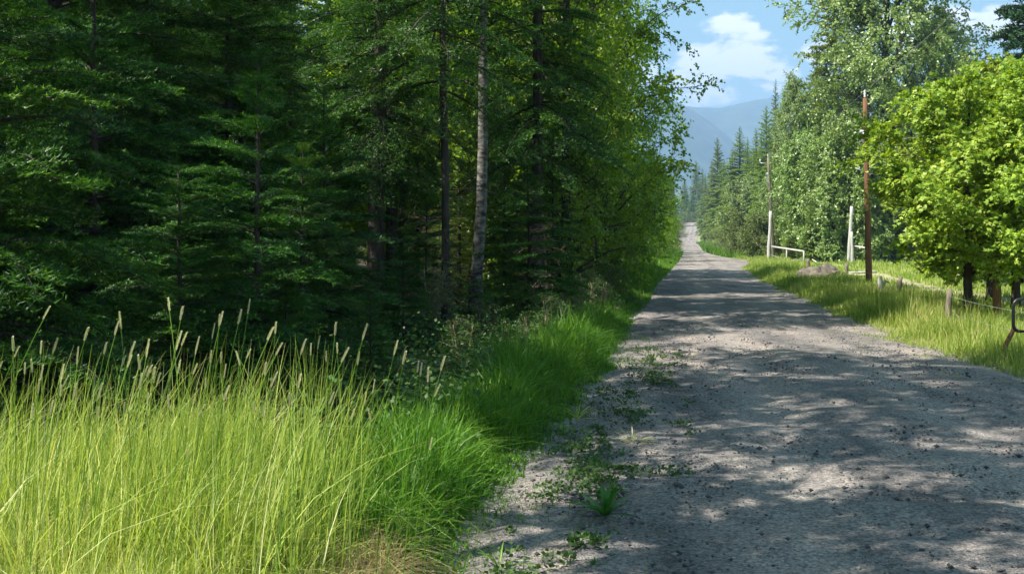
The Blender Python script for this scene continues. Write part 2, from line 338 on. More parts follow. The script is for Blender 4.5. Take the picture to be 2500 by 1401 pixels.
def fir(name, Ht, Rad, z0, nb, sets, trunk_r, mat, bark=M_bark, dead=0, droop=R(12), zfine=None, sets2=None, expo=.75, top_up=R(48), lean=0, tier=0):
    r = np.random.default_rng(sum(map(ord, name)))
    T, RN = [], []; wood = Geo()
    tz = np.linspace(-.15, Ht, 14); tr = trunk_r * (1 - tz.clip(0) / Ht) ** .8 + .006
    tr[0] *= 1.5; tr[1] *= 1.05
    wob = np.stack([r.normal(0, .02, 14).cumsum() * Ht / 14 + lean * tz, r.normal(0, .02, 14).cumsum() * Ht / 14, tz], 1)
    wood.tube(wob, tr, 10)
    tx = lambda z: np.array([np.interp(z, tz, wob[:, 0]), np.interp(z, tz, wob[:, 1]), z])
    u = (np.arange(nb) + r.uniform(0, .8, nb)) / nb
    zs = z0 + (Ht - z0 - .04) * u ** 1.0
    if tier: zs = np.minimum(np.round(zs / tier) * tier + r.normal(0, tier * .10, nb) + z0 * .5, Ht - .05)
    for i, z in enumerate(zs):
        h = max(0.0, (z - z0) / (Ht - z0))
        L = (Rad * (1 - h) ** expo * r.uniform(.72, 1.12) + .10) * (min(1, .75 + h * 2.5))
        ss = sets if (zfine is None or z < zfine) else sets2
        b = min(ss, key=lambda s: abs(math.log(s[-1] / max(L, .05))))
        Tt, rn, ax = b[r.integers(0, 3)]; s = L / b[-1]
        pitch = -droop + (top_up + droop) * h ** 1.6 + r.normal(0, .07)
        M = rotm(i * 2.399963 + r.normal(0, .25), pitch, r.normal(0, .16))
        T.append((Tt.reshape(-1, 3) * s) @ M.T + tx(z)); RN.append(rn)
        A = (ax * s) @ M.T + tx(z)
        wood.tube(A[::2], np.linspace(max(.006, .016 * L), .003, 5), 3, cap=False)
    for i in range(dead):                       # bare dead limbs low on the trunk
        z = r.uniform(.5, max(z0, 1.2) * 1.15); L = r.uniform(.5, 1.7); a = r.uniform(0, 6.28)
        tt = np.linspace(0, 1, 6)[:, None]; d = np.array([[math.cos(a), math.sin(a), r.uniform(-.35, .15)]])
        Pp = tx(z) + d * L * tt + np.array([0, 0, -.25 * L]) * tt ** 2 + r.normal(0, .025, (6, 3)) * tt
        wood.tube(Pp, np.linspace(.012, .003, 6), 3, cap=False)
        for q in range(5):
            k = r.integers(1, 5); e = Pp[k] + unit(d[0] + r.normal(0, .7, 3)) * r.uniform(.12, .4)
            wood.tube(np.stack([Pp[k], (Pp[k] + e) / 2 + r.normal(0, .02, 3), e]), [.006, .004, .002], 3, cap=False)
    V = np.vstack(T); n = len(V) // 3
    # leader shoot
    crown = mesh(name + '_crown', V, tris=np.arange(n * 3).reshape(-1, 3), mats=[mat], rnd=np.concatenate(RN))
    return wood.me(name + '_trunk', bark), crown

# ------------------------------------------------------------------ broadleaf trees
def leaves(P, D, size, r, lobes=1, flat=.5, hang=0, out_=None):
    """Leaf quads at points P growing along D."""
    n = len(P)
    d = unit(D + r.normal(0, .5, (n, 3)) + np.array([0, 0, -hang]))
    nn = np.array([0, 0, 1.]) * flat * 1.4 + r.normal(0, .7, (n, 3))
    if out_ is not None: nn = nn + out_ * .85
    nn = unit(nn)
    s = unit(np.cross(d, nn)); nn = np.cross(s, d)
    L = size * r.uniform(.65, 1.15, n)[:, None]
    out = []
    rn0 = r.beta(2.2, 2.6, n); RN = []
    for a, sc, w in (((0, 1, .40),) if lobes == 1 else ((0, 1, .24), (R(48), .82, .22), (-R(48), .82, .22))):
        dd = d * math.cos(a) + s * math.sin(a); s2 = s * math.cos(a) - d * math.sin(a)
        b = P + (dd * 0)
        m = b + dd * L * sc * .45
        out.append(np.stack([b, m + s2 * L * w - nn * L * .06, b + dd * L * sc - nn * L * .16, m - s2 * L * w - nn * L * .06], 1)); RN.append(rn0)
    Q = np.concatenate(out); return Q.reshape(-1, 3), np.concatenate(RN)
def broad(name, Ht, Rad, zb, nl, nsub, ntw, nlf, size, mat, bark, trunk_r, shape='oval', lobes=1, flat=.5, hang=0, twl=.55, stems=1, lean=0, stemspread=.3, dropt=.0):
    r = np.random.default_rng(sum(map(ord, name)) + 5)
    wood = Geo(); PP, DD = [], []
    prof_ = {'oval': lambda u: math.sin(math.pi * min(1, max(0, .12 + .85 * u))) ** .6, 'low': lambda u: (1 - u) ** .55 * min(1, .55 + u * 3), 'tall': lambda u: (math.sin(math.pi * (.15 + .8 * u))) ** .5,
             'bush': lambda u: math.sqrt(max(0, 1 - u * u * .95))}[shape]
    tz = np.linspace(-.12, Ht * .93, 12)
    trunks = []
    for sidx in range(stems):
        a = sidx * 2.4 + r.uniform(0, 1); k = stemspread if stems > 1 else 0
        base = np.array([math.cos(a), math.sin(a)]) * k * .35 * (stems > 1)
        w = r.normal(0, .03, (12, 2)).cumsum(0) * Ht / 12
        q = np.stack([base[0] + w[:, 0] + (lean + k * math.cos(a)) * tz * .6, base[1] + w[:, 1] + k * math.sin(a) * tz * .6, tz], 1)
        rr = trunk_r * (1 - tz.clip(0) / Ht) ** .9 + .008; rr[0] *= 1.4
        wood.tube(q, rr, 9 if trunk_r > .08 else 5); trunks.append(q)
    for i in range(nl):
        q = trunks[i % stems]
        u = (i + r.uniform(0, 1)) / nl; z = zb + (Ht - zb) * u
        zs = max(zb * .8, z - (Ht - zb) * .16 * r.uniform(.3, 1.4) - .1)
        st = np.array([np.interp(zs, q[:, 2], q[:, 0]), np.interp(zs, q[:, 2], q[:, 1]), min(zs, Ht * .92)])
        a = i * 2.399963 + r.normal(0, .35); rad = Rad * prof_(u) * r.uniform(.72, 1.12)
        rad *= r.choice([.7, .85, 1.0, 1.08]) if shape in ('oval', 'tall') else 1.0
        tip = np.array([np.interp(min(z, Ht * .9), q[:, 2], q[:, 0]) + math.cos(a) * rad, np.interp(min(z, Ht * .9), q[:, 2], q[:, 1]) + math.sin(a) * rad, z])
        tt = np.linspace(0, 1, 7)[:, None]; L = np.linalg.norm(tip - st)
        path = st + (tip - st) * tt + np.array([0, 0, .14 * L]) * (np.sin(np.pi * tt)) + r.normal(0, .025 * L, (7, 3)) * tt - np.array([0, 0, dropt * L]) * tt ** 3
        wood.tube(path, np.linspace(max(.012, trunk_r * .32 * (1 - u * .6)), .005, 7), 5 if trunk_r > .1 else 4, cap=False)
        for j in range(nsub):
            v = r.uniform(.25, 1.0); k = np.array([np.interp(v, tt[:, 0], path[:, c]) for c in range(3)])
            dirl = unit(path[-1] - path[0]); d = unit(dirl * .7 + r.normal(0, .55, 3) * np.array([1, 1, .6]))
            sl = (L * .34 * (1.15 - v * .6) + .18) * r.uniform(.6, 1.2); e = k + d * sl + np.array([0, 0, -.10 * sl])
            wood.tube(np.stack([k, (k + e) / 2 + r.normal(0, .04 * sl, 3), e]), [.009 if trunk_r > .05 else .005, .006 if trunk_r > .05 else .004, .003], 3, cap=False)
            for w_ in range(ntw):
                vv = r.uniform(.15, 1.05); b = k + (e - k) * vv
                td = unit(d * .6 + r.normal(0, .65, 3) + np.array([0, 0, -.25 * hang])); tl = twl * r.uniform(.5, 1.2)
                s_ = np.linspace(.1, 1, nlf)[:, None] + r.normal(0, .04, (nlf, 1))
                PP.append(b + td * tl * s_ + np.array([0, 0, -.18 * tl * (1 + hang * 2)]) * s_ ** 2 + r.normal(0, .02, (nlf, 3)))
                DD.append(np.broadcast_to(td, (nlf, 3)))
    P = np.vstack(PP); D = np.vstack(DD); k = P[:, 2] > .03
    o_ = unit(P * np.array([1, 1, 0]) + 1e-6)
    V, rn = leaves(P[k], D[k], size, r, lobes, flat, hang, o_[k])
    crown = mesh(name + '_crown', V, quads=np.arange(len(V)).reshape(-1, 4), mats=[mat], rnd=rn)
    return wood.me(name + '_trunk', bark), crown

KINDS = {}
def kind(key, name, fn): KINDS[key] = (name, *fn)
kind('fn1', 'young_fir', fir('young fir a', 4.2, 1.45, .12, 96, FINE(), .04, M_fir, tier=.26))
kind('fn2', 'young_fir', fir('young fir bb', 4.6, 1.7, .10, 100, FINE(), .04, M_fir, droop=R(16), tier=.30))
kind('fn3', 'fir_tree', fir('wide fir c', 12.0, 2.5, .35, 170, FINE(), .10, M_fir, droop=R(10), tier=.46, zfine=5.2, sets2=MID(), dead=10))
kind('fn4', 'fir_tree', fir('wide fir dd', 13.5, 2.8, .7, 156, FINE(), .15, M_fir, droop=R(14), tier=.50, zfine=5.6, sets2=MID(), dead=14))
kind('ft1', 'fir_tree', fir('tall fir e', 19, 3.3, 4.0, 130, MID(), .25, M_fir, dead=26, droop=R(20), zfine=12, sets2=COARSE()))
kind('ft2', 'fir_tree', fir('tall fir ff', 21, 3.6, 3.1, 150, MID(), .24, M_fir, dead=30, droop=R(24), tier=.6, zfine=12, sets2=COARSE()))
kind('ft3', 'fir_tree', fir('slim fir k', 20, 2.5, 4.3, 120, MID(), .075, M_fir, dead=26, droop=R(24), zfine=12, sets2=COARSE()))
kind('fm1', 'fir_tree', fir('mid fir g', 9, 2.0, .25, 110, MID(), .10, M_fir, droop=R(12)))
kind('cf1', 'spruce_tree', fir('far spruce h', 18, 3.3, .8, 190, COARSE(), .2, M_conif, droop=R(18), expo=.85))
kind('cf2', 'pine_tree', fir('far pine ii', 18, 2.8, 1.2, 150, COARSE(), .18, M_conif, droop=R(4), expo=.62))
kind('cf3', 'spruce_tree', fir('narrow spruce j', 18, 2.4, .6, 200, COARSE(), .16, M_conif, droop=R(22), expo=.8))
kind('bl1', 'cottonwood_tree', broad('left cotton a', 17, 3.1, .9, 64, 8, 8, 12, .10, M_cotl, M_bark, .17, 'tall', hang=.9, flat=.25, twl=.5))
kind('bl2', 'cottonwood_tree', broad('left cotton bb', 16, 3.3, 1.5, 58, 8, 8, 12, .105, M_cotl, M_bark, .16, 'oval', hang=.7, flat=.3, twl=.55))
kind('bl3', 'broadleaf_tree', broad('left small c', 6.5, 2.3, 1.0, 32, 7, 7, 10, .09, M_cotl, M_bark, .06, 'oval', hang=.3, flat=.5, stems=2, stemspread=.12))
kind('asp', 'aspen_tree', broad('aspen tree', 16, 2.8, 8.2, 40, 7, 9, 13, .115, M_cotl, M_birch, .14, 'oval', hang=.5, flat=.3, twl=.5))
kind('pin', 'pine_tree', fir('high pine', 21, 2.9, 11.2, 62, MID(), .2, M_fir, droop=R(10), zfine=0, sets2=COARSE(), expo=.5))
kind('br1', 'cottonwood_tree', broad('right cotton a', 20, 4.6, 1.4, 112, 9, 9, 13, .145, M_cotr, M_bark, .32, 'oval', hang=.4, flat=.35, twl=.75))
kind('br2', 'cottonwood_tree', broad('right cotton bb', 9, 2.8, .3, 66, 7, 9, 13, .14, M_cotr, M_bark, .10, 'oval', hang=.3, flat=.4, twl=.6))
kind('mp1', 'maple_tree', broad('maple a', 5.6, 2.25, 1.35, 44, 8, 8, 11, .10, M_maple, M_bark, .10, 'oval', lobes=3, flat=.9, twl=.42, dropt=.06))
kind('mp2', 'maple_tree', broad('maple bb', 6.2, 2.7, 1.4, 50, 8, 8, 11, .10, M_maple, M_bark, .11, 'oval', lobes=3, flat=.9, twl=.45, dropt=.05))
kind('wl1', 'willow_shrub', broad('willow a', 4.6, 2.2, .25, 44, 6, 7, 10, .15, M_willow, M_twig, .035, 'bush', flat=.3, stems=7, stemspread=.42, twl=.6))
kind('us1', 'leafy_shrub', broad('under shrub a', 1.5, .62, .15, 26, 4, 4, 7, .045, M_under, M_twig, .012, 'bush', flat=.8, stems=5, stemspread=.35, twl=.2))
kind('us2', 'leafy_shrub', broad('pale shrub bb', 1.7, .5, .1, 28, 4, 4, 8, .035, M_willow, M_twig, .012, 'oval', flat=.7, stems=4, stemspread=.2, twl=.16))
kind('us3', 'leafy_shrub', broad('low shrub cc', 2.6, 1.3, .15, 30, 6, 6, 9, .07, M_cotl, M_twig, .02, 'bush', flat=.7, stems=6, stemspread=.4, twl=.35))

_tr = np.random.default_rng(3)
def plant(key, X, Y, H, label, cat='tree', group=None, rot=None, mat=None, wide=1.0, name=None, lean=0, bark=None, sink=0):
    nm, tm, cm = KINDS[key]
    hm = KH[key]
    s = H / hm
    e = bpy.data.objects.new(name or nm, None); COL.objects.link(e); e.empty_display_size = .3
    e.location = (X, Y, float(gz(X, Y)) - sink); e.rotation_euler = (0, lean, _tr.uniform(0, 6.28) if rot is None else rot)
    e.scale = (s * wide, s * wide, s)
    tag(e, label, cat, group)
    a = link('trunk' if cat == 'tree' else 'stem', tm, e); b = link('crown' if cat == 'tree' else 'foliage', cm, e)
    if mat: b.material_slots[0].link = 'OBJECT'; b.material_slots[0].material = mat
    if bark: a.material_slots[0].link = 'OBJECT'; a.material_slots[0].material = bark
    return e
KH = {}
for k_, (nm_, tm_, cm_) in KINDS.items():
    a = np.empty(len(cm_.vertices) * 3, np.float32); cm_.vertices.foreach_get('co', a); KH[k_] = float(a.reshape(-1, 3)[:, 2].max())

# ------------------------------------------------------------------ ground and road
def grid_mesh(xs_fn, ys, nx):
    ys = np.asarray(ys); V = []
    for y in ys: V.append(np.stack([xs_fn(y), np.full(nx, y)], 1))
    return np.vstack(V)
def gridq(ny, nx):
    i = np.arange(ny - 1)[:, None] * nx; j = np.arange(nx - 1)[None]
    return np.stack([i + j, i + j + 1, i + nx + j + 1, i + nx + j], -1).reshape(-1, 4)
ys = np.concatenate([[-6000, -600, -60, -12], np.arange(-4, 30, .35), np.arange(30, 130, 2.), np.arange(130, 700, 10.), [900, 2000, 5200, 9000]])
xa = np.concatenate([[-7000, -900, -200, -70, -40], np.arange(-26, 34, .35), np.arange(34, 130, 3.), [160, 260, 900, 7000]])
XX, YY = np.meshgrid(xa, ys); x, y = XX.ravel(), YY.ravel()
zg = gz(x, y)
inr = np.minimum(x - edgeL(y), edgeR(y) - x)             # positive inside the road
zg = zg - np.clip(inr / .6, 0, 1) * .10
ctr = (edgeL(y) + edgeR(y)) / 2
zone = np.clip((x - ctr) / 2 + .5, 0, 1)
tr1 = np.exp(-((x - (edgeR(y) + 6.2 + .6 * np.sin(y * .12))) / .45) ** 2) + np.exp(-((x - (edgeR(y) + 10.5 + .9 * np.sin(y * .09 + 1))) / .5) ** 2)
trail_ = np.clip(tr1, 0, 1) * (y > 14) * (y < 62) * .85 + np.clip((inr + 1.1) / 1.2, 0, 1) * .0 * (x > ctr)
colr = np.stack([zone, np.clip(trail_, 0, 1), np.clip((inr + .75) / .7, 0, 1), np.ones_like(x)], 1)
tag(link('ground', mesh('ground', np.stack([x, y, zg], 1), quads=gridq(len(ys), len(xa)), mats=[M_ground], color=colr, smooth=True)), kind='structure')

ry = np.concatenate([np.arange(1.5, 26, .07), np.arange(26, 80, .5), np.arange(80, 560, 4.)])
NXR = 96
sx = np.linspace(-.06, 1.06, NXR)
YY = np.repeat(ry, NXR); SX = np.tile(sx, len(ry))
l, r_ = edgeL(YY), edgeR(YY)
r_ = np.minimum(r_, l + 14)
x = l + (r_ - l) * SX
e = np.minimum(x - l, r_ - x)
rr = np.random.default_rng(5)
def vnoise(x, y, s, seed):
    g = np.random.default_rng(seed).normal(0, 1, (64, 64))
    a, b = x / s, y / s; i, j = np.floor(a).astype(int), np.floor(b).astype(int); fa, fb = a - i, b - j
    fa, fb = fa * fa * (3 - 2 * fa), fb * fb * (3 - 2 * fb)
    G = lambda p, q: g[p % 64, q % 64]
    return (G(i, j) * (1 - fa) + G(i + 1, j) * fa) * (1 - fb) + (G(i, j + 1) * (1 - fa) + G(i + 1, j + 1) * fa) * fb
lat = x - l
rut = -.018 * np.exp(-((lat - 2.0) / .35) ** 2) - .018 * np.exp(-((lat - 3.7) / .35) ** 2)
wash = .010 * np.sin(YY * 8.5 + lat * .7) * np.clip(np.sin(YY * .35) + .3, 0, 1)
z = prof(YY) + .02 + rut + wash + .012 * vnoise(x, YY, .55, 1) + .009 * vnoise(x, YY, .2, 2) * (YY < 26) + .05 * np.clip(e / 2.5, 0, 1) \
    - .13 * np.clip(-e / .25 + .15, 0, 1) + .02 * vnoise(x, YY, .35, 3) * np.exp(-(e / .3) ** 2)
def tracks(lat, y): return np.clip(np.exp(-((lat - 1.75 - .12 * np.sin(y * .21)) / .36) ** 2) + np.exp(-((lat - 3.35 - .12 * np.sin(y * .21)) / .40) ** 2) + .6 * np.exp(-((lat - 4.6) / .5) ** 2), 0, 1)
trk = tracks(lat, YY) * np.clip(.7 + .35 * vnoise(x, YY, 1.3, 61), 0, 1)
tag(link('road', mesh('road', np.stack([x, YY, z], 1), quads=gridq(len(ry), NXR), mats=[M_road], smooth=True, color=np.stack([trk, trk * 0, trk * 0, trk * 0 + 1], 1))), kind='structure')
def roadz(x, y): return prof(y) + .055

# distant mountains: a ridge of real hills 4.5 km away
mx = np.linspace(-2600, 3600, 260); my = np.linspace(0, 1, 40)
M_mtn, t, out = mat_new('forested_mountain')
tcx = t.nodes.new('ShaderNodeNewGeometry')
p = t.nodes.new('ShaderNodeBsdfPrincipled'); p.inputs['Roughness'].default_value = 1; p.inputs['Specular IOR Level'].default_value = 0
t.links.new(ramp(t, nz(.011, 9, None, .72), [(.40, (.02, .045, .03)), (.56, (.045, .08, .04)), (.66, (.13, .15, .09))]), p.inputs['Base Color']); t.links.new(p.outputs[0], out.inputs[0])
def ridge(name, Y0, depth, pts, seed, amp):
    X, S = np.meshgrid(mx, my); X, S = X.ravel(), S.ravel()
    px = 1250 + X / Y0 * F
    top = (590 - np.interp(px, [q[0] for q in pts], [q[1] for q in pts])) / F * Y0 + EYE
    zz = top * np.sin(S * math.pi / 2) ** .8
    Yy = Y0 - depth * (1 - S)
    zz = zz + amp * (vnoise(X, Yy, 260, seed) * .5 + vnoise(X, Yy, 110, seed + 1) * .3 + vnoise(X, Yy, 45, seed + 2) * .14 + vnoise(X, Yy, 17, seed + 3) * .10) * (1 - .55 * S)
    zz = np.where(S < .01, -5, zz); X = X * Yy / Y0
    tag(link('mountain', mesh(name, np.stack([X, Yy, zz], 1), quads=gridq(len(my), len(mx)), mats=[M_mtn], smooth=False)), kind='structure')
ridge('mountain', 4300, 1500, [(0, 240), (1200, 210), (1500, 235), (1640, 262), (1700, 290), (1760, 330), (1850, 420), (2600, 470)], 21, 34)
ridge('mountain', 5200, 1500, [(0, 300), (1500, 290), (1640, 270), (1700, 273), (1755, 275), (1800, 266), (1860, 254), (2050, 215), (2600, 240)], 31, 34)

# ------------------------------------------------------------------ grass
def blades(P, H, W, lean, az, r, seg=4, droop=.5):
    n = len(P); tt = np.linspace(0, 1, seg + 1)
    d = np.stack([np.cos(az), np.sin(az), np.zeros(n)], 1)
    sa = r.uniform(0, 6.28, n); s = np.stack([np.cos(sa), np.sin(sa), np.zeros(n)], 1)
    V = []
    for k in tt:
        off = d * (lean * H * (k ** 2))[:, None]; z = H * (k - droop * lean * k ** 3 * .8)
        c = P + off; c[:, 2] += z
        w = (W * (1 - k ** 1.6) * .5 + .0004)[:, None]
        V += [c - s * w, c + s * w]
    V = np.stack(V, 1); m = 2 * (seg + 1)
    b = np.arange(n)[:, None] * m
    Q = np.concatenate([np.stack([b[:, 0] + 2 * k, b[:, 0] + 2 * k + 1, b[:, 0] + 2 * k + 3, b[:, 0] + 2 * k + 2], -1) for k in range(seg)])
    rn = np.tile(np.clip(r.beta(2, 2.4, n), 0, 1), seg)
    return V.reshape(-1, 3), Q, rn
def grass(name, x, y, H, W, lean, mat, label, r, seg=4, az=None, droop=.5, cat='grass'):
    P = np.stack([x, y, gz(x, y) - .02], 1)
    V, Q, rn = blades(P, H, W, lean, r.uniform(0, 6.28, len(x)) if az is None else az, r, seg, droop)
    return tag(link(name, mesh(name, V, quads=Q, mats=[mat], rnd=rn)), label, cat, kind='stuff')
r = np.random.default_rng(21)
def meadow_right(y): return np.interp(y, [2, 4, 5.3, 6.2, 7.2, 9], [-1.0, -.80, -.62, -.72, -1.0, -1.5])
# tall sunny meadow in the left foreground
n = 62000; y = r.uniform(2.6, 7.3, n) ; x = meadow_right(y) - np.abs(r.beta(1, 1.1, n)) * (y * .50 + .9)
cl_ = vnoise(x, y, .45, 9) * .16 + vnoise(x, y, .16, 10) * .08
Hh = (.46 + .03 * (y - 3) / 3 + cl_) * r.uniform(.55, 1.2, n); edge = np.clip((meadow_right(y) - x) / .5, .3, 1)
grass('meadow_grass', x, y, Hh * edge, r.uniform(.003, .009, n), r.gamma(1.8, .28, n).clip(0, 1.7), M_grass, 'dense sunlit yellow green meadow grass filling the foreground beside the gravel', r)
n = 2600; y = r.uniform(4.2, 7.0, n); x = meadow_right(y) - .12 - r.beta(1, 1, n) * (y * .5 + .3)
grass('tall_meadow_grass', x, y, r.uniform(.6, 1.22, n), r.uniform(.004, .010, n), r.gamma(2, .13, n).clip(0, .9), M_grass, 'long upright bright green grass leaves standing out of the sunny meadow', r, seg=5, az=r.normal(.3, 1.2, n))
n = 6500; y = r.uniform(3.6, 5.7, n); x = meadow_right(y) + .05 - np.abs(r.normal(0, .26, n))
grass('dry_grass', x, y, r.uniform(.12, .40, n), r.uniform(.003, .006, n), r.gamma(3, .28, n).clip(0, 1.8), M_dry, 'straw coloured dry grass at the gravel end of the meadow', r, droop=.75)
n = 900; y = r.uniform(3.6, 6.6, n); x = meadow_right(y) - .1 - r.beta(1, 1, n) * (y * .5 + .3)
grass('arching_grass', x, y, r.uniform(.6, .95, n), r.uniform(.004, .008, n), r.uniform(.8, 1.5, n), M_grass, 'long pale grass blades arching over the meadow', r, seg=7, droop=.95)
n = 16000; y = r.uniform(3.0, 6.9, n); x = meadow_right(y) - r.beta(1, 1, n) * (y * .5 + .5)
grass('tangled_grass', x, y, (.50 + .10 * vnoise(x, y, .4, 44)) * r.uniform(.6, 1.15, n), r.uniform(.002, .006, n), r.uniform(.7, 2.0, n), M_pale, 'pale thin grass strands tangled across the sunny meadow', r, seg=6, droop=.8)
# strip of lush grass between forest and road
n = 24000; y = 5.5 + 26 * r.beta(1, 2.1, n); wv = np.interp(y, [5.5, 8, 12, 20, 30], [.9, 1.05, .95, .85, 1.1])
x = edgeL(y) - .10 - wv * r.beta(1, 1.3, n) + .10 * vnoise(y, y * 0, .9, 12) + .05 * vnoise(y, y * 0, .23, 42) + r.normal(0, .07, n)
Hh = np.clip((edgeL(y) - x) / .6, .18, 1) * (.50 + .2 * vnoise(x, y, .5, 13)) * r.uniform(.55, 1.15, n)
grass('verge_grass', x, y, Hh.clip(.08), r.uniform(.006, .020, n) * (1 + y / 22), r.gamma(1.7, .33, n).clip(0, 1.8), M_grassV, 'lush green grass between the dark forest and the road', r)
n = 42000; y = 28 + 150 * r.beta(1, 1.8, n); x = edgeL(y) + .15 - 5.0 * r.beta(1, 1.2, n)
grass('far_verge_grass', x, y, r.uniform(.35, .75, n) * np.clip((edgeL(y) + .3 - x) / 1.0, .35, 1), .012 + y * .00035, r.gamma(2, .14, n).clip(0, 1), M_grassV, 'bright roadside grass at the far left of the road, in sun gaps', r, seg=2)
# right verge and pasture
n = 60000; y = 12.5 + 110 * r.beta(1, 2.6, n); wv = np.interp(y, [12, 20, 40, 120], [2.8, 3.0, 3.4, 3.5])
x = edgeR(y) - .15 + wv * r.beta(1.1, 1.2, n) + .25 * vnoise(y, y * 0, 1.1, 14)
Hh = np.clip((x - edgeR(y) + .2) / .9, .2, 1) * (.44 + .14 * vnoise(x, y, .9, 15)) * r.uniform(.5, 1.2, n)
grass('fence_verge_grass', x, y, Hh.clip(.07), .006 + y * .00042, r.gamma(2, .15, n).clip(0, 1), M_grassR, 'seeding green and straw grass along the right side of the road', r, seg=3)
n = 60000; y = 13 + 95 * r.beta(1, 1.7, n); x = edgeR(y) + 2.4 + r.uniform(0, 1, n) * (6 + y * .32)
k = (np.abs(x - (edgeR(y) + 6.2 + .6 * np.sin(y * .12))) > .5) & (np.abs(x - (edgeR(y) + 10.5 + .9 * np.sin(y * .09 + 1))) > .5); x, y = x[k], y[k]; n = len(x)
grass('pasture_grass', x, y, r.uniform(.07, .20, n) * (1 + y / 60), .010 + y * .0006, r.gamma(2, .2, n).clip(0, 1), M_grassR, 'short pale cropped grass of the pasture behind the fence', r, seg=2)
n = 15000; y = 112 + 240 * r.beta(1, 1.8, n); x = edgeR(y) - .3 + 9 * r.beta(1, 1.2, n)
grass('distant_grass', x, y, r.uniform(.5, 1.1, n), .05 + y * .0003, r.gamma(2, .14, n).clip(0, 1), M_grassV, 'green grass beside the far bend and rise of the road', r, seg=2)
# sparse weeds and tufts creeping onto the gravel
n = 5200; q = r.random(n); y = 4.8 + 18 * r.beta(1, 2, n); x = edgeL(y) + np.abs(r.normal(0, .45, n)) - .1
k = vnoise(x, y, .35, 17) > .15; x, y = x[k], y[k]; n = len(x)
grass('gravel_edge_weeds', x, y, r.uniform(.02, .13, n), r.uniform(.004, .010, n), r.gamma(3, .22, n).clip(0, 1.5), M_grassV, 'sparse low weeds creeping onto the left edge of the gravel', r, seg=3)
n = 5000; y = 10.5 + 14 * r.beta(1, 2, n); x = edgeR(y) - np.abs(r.normal(0, .6, n)) + .3
k = vnoise(x, y, .5, 18) > .2; x, y = x[k], y[k]; n = len(x)
grass('right_edge_weeds', x, y, r.uniform(.03, .16, n), r.uniform(.005, .012, n), r.gamma(3, .2, n).clip(0, 1.5), M_grassR, 'thin grass tufts on the right edge of the gravel', r, seg=3)

r = np.random.default_rng(91); nc = 900; cy_ = 5.0 + 14 * r.beta(1, 1.8, nc); cx_ = edgeL(cy_) + .62 + r.normal(0, .26, nc)
kk_ = vnoise(cx_, cy_, .55, 71) + .5 * vnoise(cx_, cy_, .2, 72) > .25; cx_, cy_ = cx_[kk_], cy_[kk_]; nc = len(cx_); k_ = 16
P = np.stack([cx_, cy_, prof(cy_) + .055], 1); sz_ = np.repeat(r.uniform(.4, 1.3, nc), k_)
Pp = np.repeat(P, k_, 0) + np.stack([r.normal(0, .035, nc * k_) * sz_, r.normal(0, .035, nc * k_) * sz_, np.abs(r.normal(.012, .018, nc * k_)) * sz_], 1)
V, rn = leaves(Pp, r.normal(0, 1, Pp.shape) * np.array([1, 1, .2]) + [0, 0, .5], .032, r, 1, .5, 0)
tag(link('low_weeds', mesh('low_weeds', V, quads=np.arange(len(V)).reshape(-1, 4), mats=[M_under], rnd=rn)), 'broken strip of low ragged weeds on the gravel left of the wheel track', 'weeds', kind='stuff')
# leafy undergrowth on the shaded forest floor (one mass)
r = np.random.default_rng(31)
nc = 2300; cy_ = 7.6 + 34 * r.beta(1, 1.9, nc); cx_ = edgeL(cy_) - .85 - r.random(nc) ** 1.5 * (cy_ * .62 + 1.8)
P = np.stack([cx_, cy_, gz(cx_, cy_)], 1); k_ = 34
Pp = np.repeat(P, k_, 0) + np.stack([r.normal(0, .20, nc * k_), r.normal(0, .20, nc * k_), np.abs(r.normal(.18, .20, nc * k_))], 1)
V, rn = leaves(Pp, r.normal(0, 1, Pp.shape) * np.array([1, 1, .3]), .055, r, 1, .9, 0)
tag(link('undergrowth', mesh('undergrowth', V, quads=np.arange(len(V)).reshape(-1, 4), mats=[M_under], rnd=rn)), 'low leafy undergrowth covering the floor of the shaded forest', 'undergrowth', kind='stuff')
# loose stones on the road
n = 46000; y = 3.8 + 22 * r.beta(1, 2.6, n); x = edgeL(y) - .25 + r.random(n) * (np.minimum(edgeR(y), edgeL(y) + 9) - edgeL(y) + .3)
k = (vnoise(x * 2.2, y * .7, .5, 40) + r.normal(0, .8, n) - 1.3 * tracks(x - edgeL(y), y)) > -.3; x, y = x[k], y[k]; n = len(x)
octa = np.array([[1, 0, 0], [0, 1, 0], [-1, 0, 0], [0, -1, 0], [0, 0, 1], [0, 0, -1]], float)
ft = np.array([[0, 1, 4], [1, 2, 4], [2, 3, 4], [3, 0, 4], [1, 0, 5], [2, 1, 5], [3, 2, 5], [0, 3, 5]])
s = (.0025 + .0042 * r.gamma(1.2, .95, n)).clip(0, .03)
Vs = (octa[None] * r.uniform(.6, 1.25, (n, 6, 1))) * s[:, None, None] * np.array([1.15, 1.0, .65]); a = r.uniform(0, 6.28, n)
Vr = Vs.copy(); Vr[..., 0] = Vs[..., 0] * np.cos(a)[:, None] - Vs[..., 1] * np.sin(a)[:, None]; Vr[..., 1] = Vs[..., 0] * np.sin(a)[:, None] + Vs[..., 1] * np.cos(a)[:, None]
Vr += np.stack([x, y, prof(y) + .062 + s * .3], 1)[:, None]
tag(link('loose_gravel', mesh('loose_gravel', Vr.reshape(-1, 3), tris=(ft[None] + np.arange(n)[:, None, None] * 6).reshape(-1, 3), mats=[M_stone], rnd=np.repeat(r.beta(1.3, 3, n), 8))), 'loose dark and pale stones strewn over the gravel road', 'gravel', kind='stuff')

